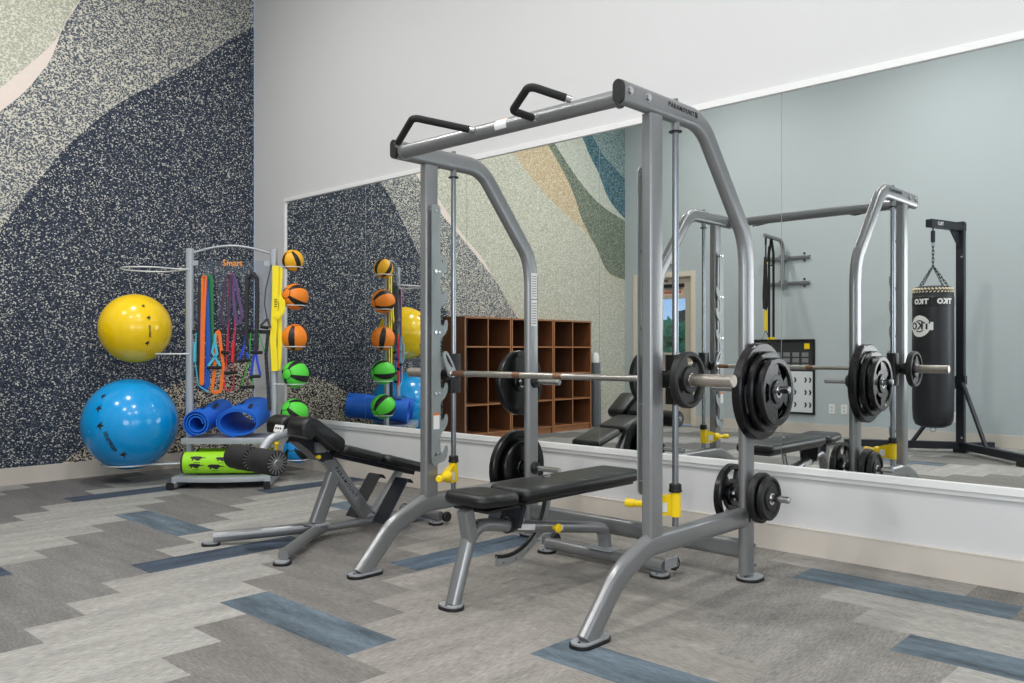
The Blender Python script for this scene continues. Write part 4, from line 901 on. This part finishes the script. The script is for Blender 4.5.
# ------------------------------------------------------------------ things along the mural wall and the opposite wall, seen in the mirror
def cubby(y1, label):
    w, d, H = .790, .38, 1.45; R = new_root('cubby_shelf', label, 'storage cubby', (.19, y1-w/2, 0), 0, 'brown cubby units along the mural wall')
    t = .020
    WOODM = mat('mid_walnut_laminate', (122, 78, 50), .5, 0, .18, 6, stretch=(6, 6, .7))
    def banded(nm, m, b, fr):   # panel with a lighter front edge band
        bm = BM(); box(bm, *b); p = part(nm, bm, m, R, smooth=False)
        bm = BM(); box(bm, b[1], b[1]+.002, b[2], b[3], b[4], b[5]); part('edge_band', bm, WOODE, p, smooth=False)
    for yy in (y1-w, y1-t): banded('side_panel', WOODM, (.004, d, yy, yy+t, 0, H), 1)
    banded('top_panel', WOODM, (.004, d+.004, y1-w, y1, H, H+t), 1)
    bm = BM(); box(bm, .006, .012, y1-w+t, y1-t, .07, H); part('back_panel', bm, WOODI, R, smooth=False)
    bm = BM(); box(bm, .02, d-.02, y1-w+t, y1-t, .0, .07); part('plinth', bm, WOODE, R, smooth=False)
    for k in range(4):
        z = .07+k*(H-.07)/4; banded('shelf', WOODM, (.012, d-.003, y1-w+t, y1-t, z, z+.018), 1)
    banded('divider', WOODI, (.012, d-.006, y1-w/2-.009, y1-w/2+.009, .088, H), 1)
cubby(-2.485, 'brown open cubby unit of eight holes, nearest the white mirror wall')
cubby(-3.285, 'brown open cubby unit of eight holes, the middle one of three')
cubby(-4.085, 'brown open cubby unit of eight holes, farthest from the mirror wall')
def wipes():
    R = new_root('wipes_stand', 'slim grey wipes dispenser bin standing beside the brown cubbies', 'bin', (.22, -5.17, 0))
    bm = BM(); lathe(bm, [(0, 0), (.078, 0), (.082, .01), (.074, .90), (0, .90)], T(.22, -5.17, 0), 28); part('bin_body', bm, mat('mid_grey_bin', (104, 110, 116), .5, .2), R)
    bm = BM(); lathe(bm, [(0, .90), (.068, .90), (.062, 1.0), (.03, 1.04), (0, 1.04)], T(.22, -5.17, 0), 28); part('dispenser', bm, LABELW, R)
wipes()

def stand():
    px_, py = 4.878, -5.39; R = new_root('bag_stand', 'black steel boxing stand with an overhanging arm, near the grey-blue wall', 'bag stand', (px_, py, 0))
    bm = BM(); mbox(bm, T(px_, py, 1.22), .078, .078, 2.40); part('post', bm, BLKMETAL, R, smooth=False, bevel=.004)
    a = Vector((4.878, -5.39, 0)); e = Vector((4.742, -4.885, 0)); d = (e-a).normalized(); s = Vector((-d.y, d.x, 0))
    bm = BM(); mbox(bm, basis((a+e)/2+Vector((0, 0, 2.365)), d, s), (e-a).length+.09, .072, .082); part('arm', bm, BLKMETAL, R, smooth=False, bevel=.004)
    bm = BM(); prism(bm, [(.03, 2.325), (.20, 2.325), (.03, 2.13)], basis(a+s*.006, d, (0, 0, 1)), .012); part('gusset', bm, BLKMETAL, R, smooth=False)
    bm = BM()
    for q in ((0, 2.36), (-.02, 2.38), (.0, 2.05), (0, .16)): cyl(bm, (px_+.02+q[0], py+.0385, q[1]), .011, 0, .008, 'Y', 8)
    part('bolt', bm, CHROME, R, split=True)
    rt = Vector((.69, .72, 0)); lf = Vector((-.88, .475, 0))
    for dd, L in ((rt, 1.15), (lf, 1.15)):
        ss = Vector((-dd.y, dd.x, 0)); bm = BM(); mbox(bm, basis(a+dd*L/2+Vector((0, 0, .075)), dd, ss), L, .075, .075); part('base_leg', bm, BLKMETAL, R, smooth=False, bevel=.004)
        bm = BM(); tube(bm, [a+Vector((0, 0, .74))+dd*.03, a+dd*.47+Vector((0, 0, .10))], .022, 12); part('brace', bm, BLKMETAL, R)
        bm = BM(); mbox(bm, basis(a+dd*(L-.06)+Vector((0, 0, .019)), dd, ss), .10, .10, .038); part('rubber_foot', bm, BLKRUB, R, smooth=False)
    bm = BM(); mbox(bm, basis(a+Vector((.11, -.18, .07)), Vector((.5, -.85, 0)), Vector((.85, .5, 0))), .40, .07, .06); part('base_leg', bm, BLKMETAL, R, smooth=False, bevel=.004)
    bm = BM(); mbox(bm, T(px_, py, .019), .12, .12, .038); part('rubber_foot', bm, BLKRUB, R, smooth=False)
    bm = BM(); mbox(bm, T(px_, py+.002, .76), .10, .084, .09); part('brace_collar', bm, BLKMETAL, R, smooth=False)
    tb = text_bm('TKO', .05, .0006, .001); m = basis(a+d*.42+s*.037+Vector((0, 0, 2.365)), -d, (0, 0, 1)); 
    tb.transform(basis(a+d*.42-s*.0372+Vector((0, 0, 2.365)), d, (0, 0, 1))); part('lettering', tb, LABELW, R, smooth=False)
    return e, d
AE, AD = stand()
def bag():
    cx, cy = 4.762, -4.868; rr, z0, z1 = .193, .292, 1.715
    R = new_root('punching_bag', 'black cylindrical punching bag hanging on a chain from the boxing stand', 'punching bag', (cx, cy, z0))
    bm = BM(); prof = [(0, z0), (rr*.55, z0+.004), (rr*.85, z0+.03), (rr*.97, z0+.09), (rr, z0+.2), (rr*1.01, (z0+z1)/2), (rr, z1-.25), (rr*.985, z1-.06), (rr*.86, z1-.004), (rr*.6, z1+.008), (0, z1+.015)]
    lathe(bm, prof, T(cx, cy, 0), 48); b = part('bag_body', bm, mat('black_leather', (26, 27, 33), .42, 0, .2, 8, .15, 60), R)
    bm = BM(); lathe(bm, [(rr*.99, z1-.205), (rr*1.012, z1-.20), (rr*1.012, z1-.105), (rr*.99, z1-.10)], T(cx, cy, 0), 48); part('top_band', bm, BLKVINYL, b)
    bm = BM()
    for k in range(34):
        a = 2*PI*k/34; mbox(bm, T(cx+rr*.93*math.cos(a), cy+rr*.93*math.sin(a), z1-.026) @ Matrix.Rotation(a, 4, 'Z') @ Matrix.Rotation(.6, 4, 'X'), .016, .024, .016); mbox(bm, T(cx+rr*.965*math.cos(a+.1), cy+rr*.965*math.sin(a+.1), z1-.055) @ Matrix.Rotation(a, 4, 'Z') @ Matrix.Rotation(-.6, 4, 'X'), .014, .020, .010)
    o = part('lacing', bm, mat('cream_lacing', (220, 206, 176), .7), b, smooth=False)
    def wrap(tb, ang, z, r=rr*1.012):
        for v in tb.verts:
            a = math.radians(ang)+v.co.x/r; k = r+.001+v.co.z; v.co = Vector((cx+k*math.cos(a), cy+k*math.sin(a), z+v.co.y))
        return tb
    for ang in (108, 40): part('lettering', wrap(text_bm('TKO', .070, .0008, .004, 1.12), ang, z1-.155), LABELW, b, smooth=False)
    an, zz = 112, 1.315
    bm = BM(); N = 36
    def ann(r0, r1, mi_z):
        for k in range(N):
            q = [(r0, k), (r1, k), (r1, k+1), (r0, k+1)]; bm.faces.new([bm.verts.new((r*math.cos(2*PI*j/N), r*math.sin(2*PI*j/N), mi_z)) for r, j in q])
    ann(.062, .108, .001); ann(.035, .050, .001)
    lg = part('round_emblem', wrap(bm, an, zz), LABELW, b, smooth=False)
    bm = BM(); n = 12
    for k in range(n): bm.faces.new([bm.verts.new(p) for p in ((-.135+.27*k/n, -.04, .0018), (-.135+.27*(k+1)/n, -.04, .0018), (-.135+.27*(k+1)/n, .04, .0018), (-.135+.27*k/n, .04, .0018))])
    part('emblem_bar', wrap(bm, an, zz), LABELW, b, smooth=False)
    tb = text_bm('TKO', .098, .0006, .004, 1.05); bmesh.ops.translate(tb, verts=tb.verts, vec=(0, 0, .0028)); part('lettering', wrap(tb, an, zz), INK, b, smooth=False)
    def chain(p, q, nm='chain'):
        p = Vector(p); q = Vector(q); L = (q-p).length; n = max(3, int(L/.034)); d = (q-p).normalized(); bm = BM()
        for k in range(n):
            c = p+d*(k+.5)*L/n; Q = d.to_track_quat('Z', 'Y').to_matrix().to_4x4(); M = Matrix.Translation(c) @ Q @ Matrix.Rotation(PI/2*(k % 2), 4, 'Z')
            hl = L/n*.72; pts = [M @ Vector((.0095*math.cos(a), 0, (hl-.0095)*(1 if math.sin(a) > 0 else -1)*(abs(math.sin(a)) > .01)+.0095*math.sin(a))) for a in [2*PI*j/14+.01 for j in range(14)]]
            sweep(bm, pts, circ(.0032, 6), closed=True)
        return part(nm, bm, BLKMETAL, R)
    top = Vector((cx, cy, 2.322)); jn = Vector((cx, cy, 1.93))
    chain((cx, cy, 2.16), jn)
    for a in (20, 110, 200, 290): chain(jn, (cx+rr*.86*math.cos(math.radians(a)), cy+rr*.86*math.sin(math.radians(a)), z1))
    bm = BM(); cyl(bm, (cx, cy, 0), .021, 2.17, 2.285, 'Z', 18, .004); cyl(bm, (cx, cy, 0), .008, 2.28, 2.326, 'Z', 10); part('swivel', bm, BLKMETAL, R)
    bm = BM(); tube(bm, [(cx+.028*math.cos(t_), cy, z0-.022+.024*math.sin(t_)) for t_ in [2*PI*k/16 for k in range(16)]], .004, 6, closed=True); part('bottom_ring', bm, CHROME, R)
bag()

def suspension():
    R = new_root('wall_mount', 'grey steel wall bracket with a curved arm, bolted above the exercise poster', 'wall bracket', (2.55, ROOMY, 1.94)); y = ROOMY
    for z in (2.275, 1.945):
        bm = BM(); box(bm, 2.30, 2.90, y, y+.035, z-.018, z+.018); part('cross_rail', bm, SILVER, R, smooth=False, bevel=.003)
        for x in (2.40, 2.82):
            for dz in (-.045, .045):
                bm = BM(); cyl(bm, (x, y, z+dz), .014, 0, .014, 'Y', 6); part('bolt', bm, INK, R)
    bm = BM(); tube(bm, fillet([(2.55, y+.06, 1.93), (2.55, y+.06, 2.50), (2.55, y+.56, 2.52)], .12, 8), .026, 16); part('curved_arm', bm, SILVER, R)
    bm = BM(); box(bm, 2.50, 2.60, y+.03, y+.075, 2.24, 2.31); box(bm, 2.50, 2.60, y+.03, y+.075, 1.91, 1.98); part('clamp', bm, SILVER, R, smooth=False, split=True)
    BLKW = mat('black_webbing', (24, 24, 26), .7); YW = mat('yellow_webbing', (238, 206, 30), .6)
    S = new_root('suspension_trainer', 'black and yellow suspension strap with a stirrup handle, at the tip of the curved arm', 'suspension strap', (2.55, y+.53, 1.2)); xs, ys = 2.55, y+.53
    bm = BM(); tube(bm, [(xs, ys, 2.50), (xs, ys, 2.25)], .010, 8); mbox(bm, T(xs, ys, 2.46), .02, .02, .10); part('anchor_strap', bm, BLKW, S)
    bm = BM(); mbox(bm, T(xs, ys, 2.02), .035, .010, .34); prism(bm, [(-.016, 2.25), (.016, 2.25), (.042, 1.72), (.02, 1.58), (-.03, 1.60), (-.036, 1.75)], Matrix(((1, 0, 0, xs), (0, 0, 1, ys+.006), (0, 1, 0, 0), (0, 0, 0, 1))), .014); part('webbing', bm, BLKW, S, smooth=False)
    bm = BM(); mbox(bm, T(xs, ys, 2.17), .045, .02, .03); part('keeper', bm, YW, S, smooth=False)
    bm = BM(); mbox(bm, T(xs, ys, 1.45), .034, .02, .26); part('yellow_webbing', bm, YW, S, smooth=False)
    bm = BM(); mbox(bm, T(xs+.01, ys, 1.66), .06, .03, .10); part('buckle_pad', bm, BLKW, S, smooth=False)
    bm = BM(); tube(bm, [(xs, ys, 1.33), (xs-.07, ys, 1.17), (xs+.07, ys, 1.17)], .008, 8, closed=True); part('stirrup', bm, BLKW, S)
    bm = BM(); tube(bm, [(xs-.065, ys, 1.165), (xs+.065, ys, 1.165)], .018, 12); part('handle', bm, BLKFOAM, S)
    S = new_root('suspension_trainer', 'long black suspension strap hanging nearer the wall on the curved arm', 'suspension strap', (2.55, y+.38, 1.2)); ys = y+.38
    for dx in (-.03, .03):
        bm = BM(); sweep(bm, [(xs, ys, 2.50), (xs+dx, ys, 2.30), (xs+dx, ys, 1.22)], rrect(.003, .034, .001, 2), hint=(0, 1, 0)); part('webbing', bm, BLKW, S)
    bm = BM(); tube(bm, fillet([(xs-.03, ys+.01, 2.4), (xs-.05, ys+.01, 2.2), (xs+.02, ys+.01, 2.12), (xs+.03, ys+.01, 2.4)], .05, 5), .008, 8); part('loop', bm, BLKW, S)
    bm = BM(); mbox(bm, T(xs, ys, 1.225), .10, .02, .03); part('keeper', bm, YW, S, smooth=False)
suspension()
def poster():
    y = ROOMY; R = new_root('exercise_poster', 'black framed exercise chart with small figures, hung low on the grey-blue wall', 'poster', (2.53, y, .73)); x0, x1, z0, z1 = 2.10, 2.96, .25, 1.215
    bm = BM(); f = .025
    for b in ((x0, x1, z0, z0+f), (x0, x1, z1-f, z1), (x0, x0+f, z0+f, z1-f), (x1-f, x1, z0+f, z1-f)): box(bm, b[0], b[1], y, y+.022, b[2], b[3])
    part('frame', bm, BLKPLAS, R, smooth=False)
    bm = BM(); box(bm, x0+f, x1-f, y, y+.010, z0+f, .80); part('white_sheet', bm, mat('poster_white', (222, 226, 230), .5), R, smooth=False)
    bm = BM(); box(bm, x0+f, x1-f, y, y+.010, .80, z1-f); hd = part('black_header', bm, mat('poster_black', (48, 50, 52), .5), R, smooth=False)
    bm = BM(); box(bm, x1-.14, x1-.07, y+.010, y+.012, 1.09, 1.16); part('yellow_square', bm, YELLOW, hd, smooth=False)
    rnd = random.Random(4); m = mat('poster_grey', (128, 130, 130), .6)
    bm = BM()
    for r in range(3):
        for c in range(6): box(bm, x0+.06+c*.125, x0+.06+c*.125+.09, y+.010, y+.0115, .84+r*.075, .84+r*.075+.055)
    part('chart_blocks', bm, m, hd, smooth=False)
    bm = BM()
    for r in range(3):
        for c in range(4):
            cx, cz = x0+.13+c*.20, .37+r*.16
            for k in range(2):
                ox = cx+k*.06
                prism(bm, [(ox-.012, cz-.03), (ox+.004, cz), (ox-.010, cz+.03), (ox+.006, cz+.035), (ox+.026, cz+.005), (ox+.012, cz-.032)], Matrix(((1, 0, 0, 0), (0, 0, 1, y+.010), (0, 1, 0, 0), (0, 0, 0, 1))), .0012)
    part('figures', bm, INK, R, smooth=False)
poster()
def outlet(x, z, label):
    R = new_root('wall_outlet', label, 'outlet', (x, ROOMY, z), 0)
    bm = BM(); box(bm, x-.038, x+.038, ROOMY, ROOMY+.006, z-.06, z+.06); part('cover_plate', bm, LABELW, R, smooth=False, bevel=.002)
    for dz in (-.022, .022):
        bm = BM(); prism(bm, rrect(.032, .030, .008, 3), Matrix(((1, 0, 0, x), (0, 0, 1, ROOMY+.006), (0, 1, 0, z+dz), (0, 0, 0, 1))), .0012); part('socket', bm, mat('socket_grey', (196, 196, 194), .5), R, smooth=False)
outlet(3.175, .335, 'white wall outlet just beside the exercise chart')
outlet(3.33, .335, 'white wall outlet, the farther of the pair beside the exercise chart')
outlet(4.625, .305, 'white wall outlet behind the punching bag stand')
def exit_sign():
    y = ROOMY; R = new_root('exit_sign', 'white exit sign with red letters on the wall above the door', 'exit sign', (.775, y, 2.32))
    bm = BM(); box(bm, .62, .93, y, y+.05, 2.315, 2.505); part('housing', bm, LABELW, R, smooth=False, bevel=.004)
    tb = text_bm('EXIT', .155, .001, .004, 1.05); tb.transform(basis((.775, y+.0515, 2.41), (-1, 0, 0), (0, 0, 1))); part('lettering', tb, mat('exit_red', (206, 36, 34), .5), R, smooth=False)
exit_sign()
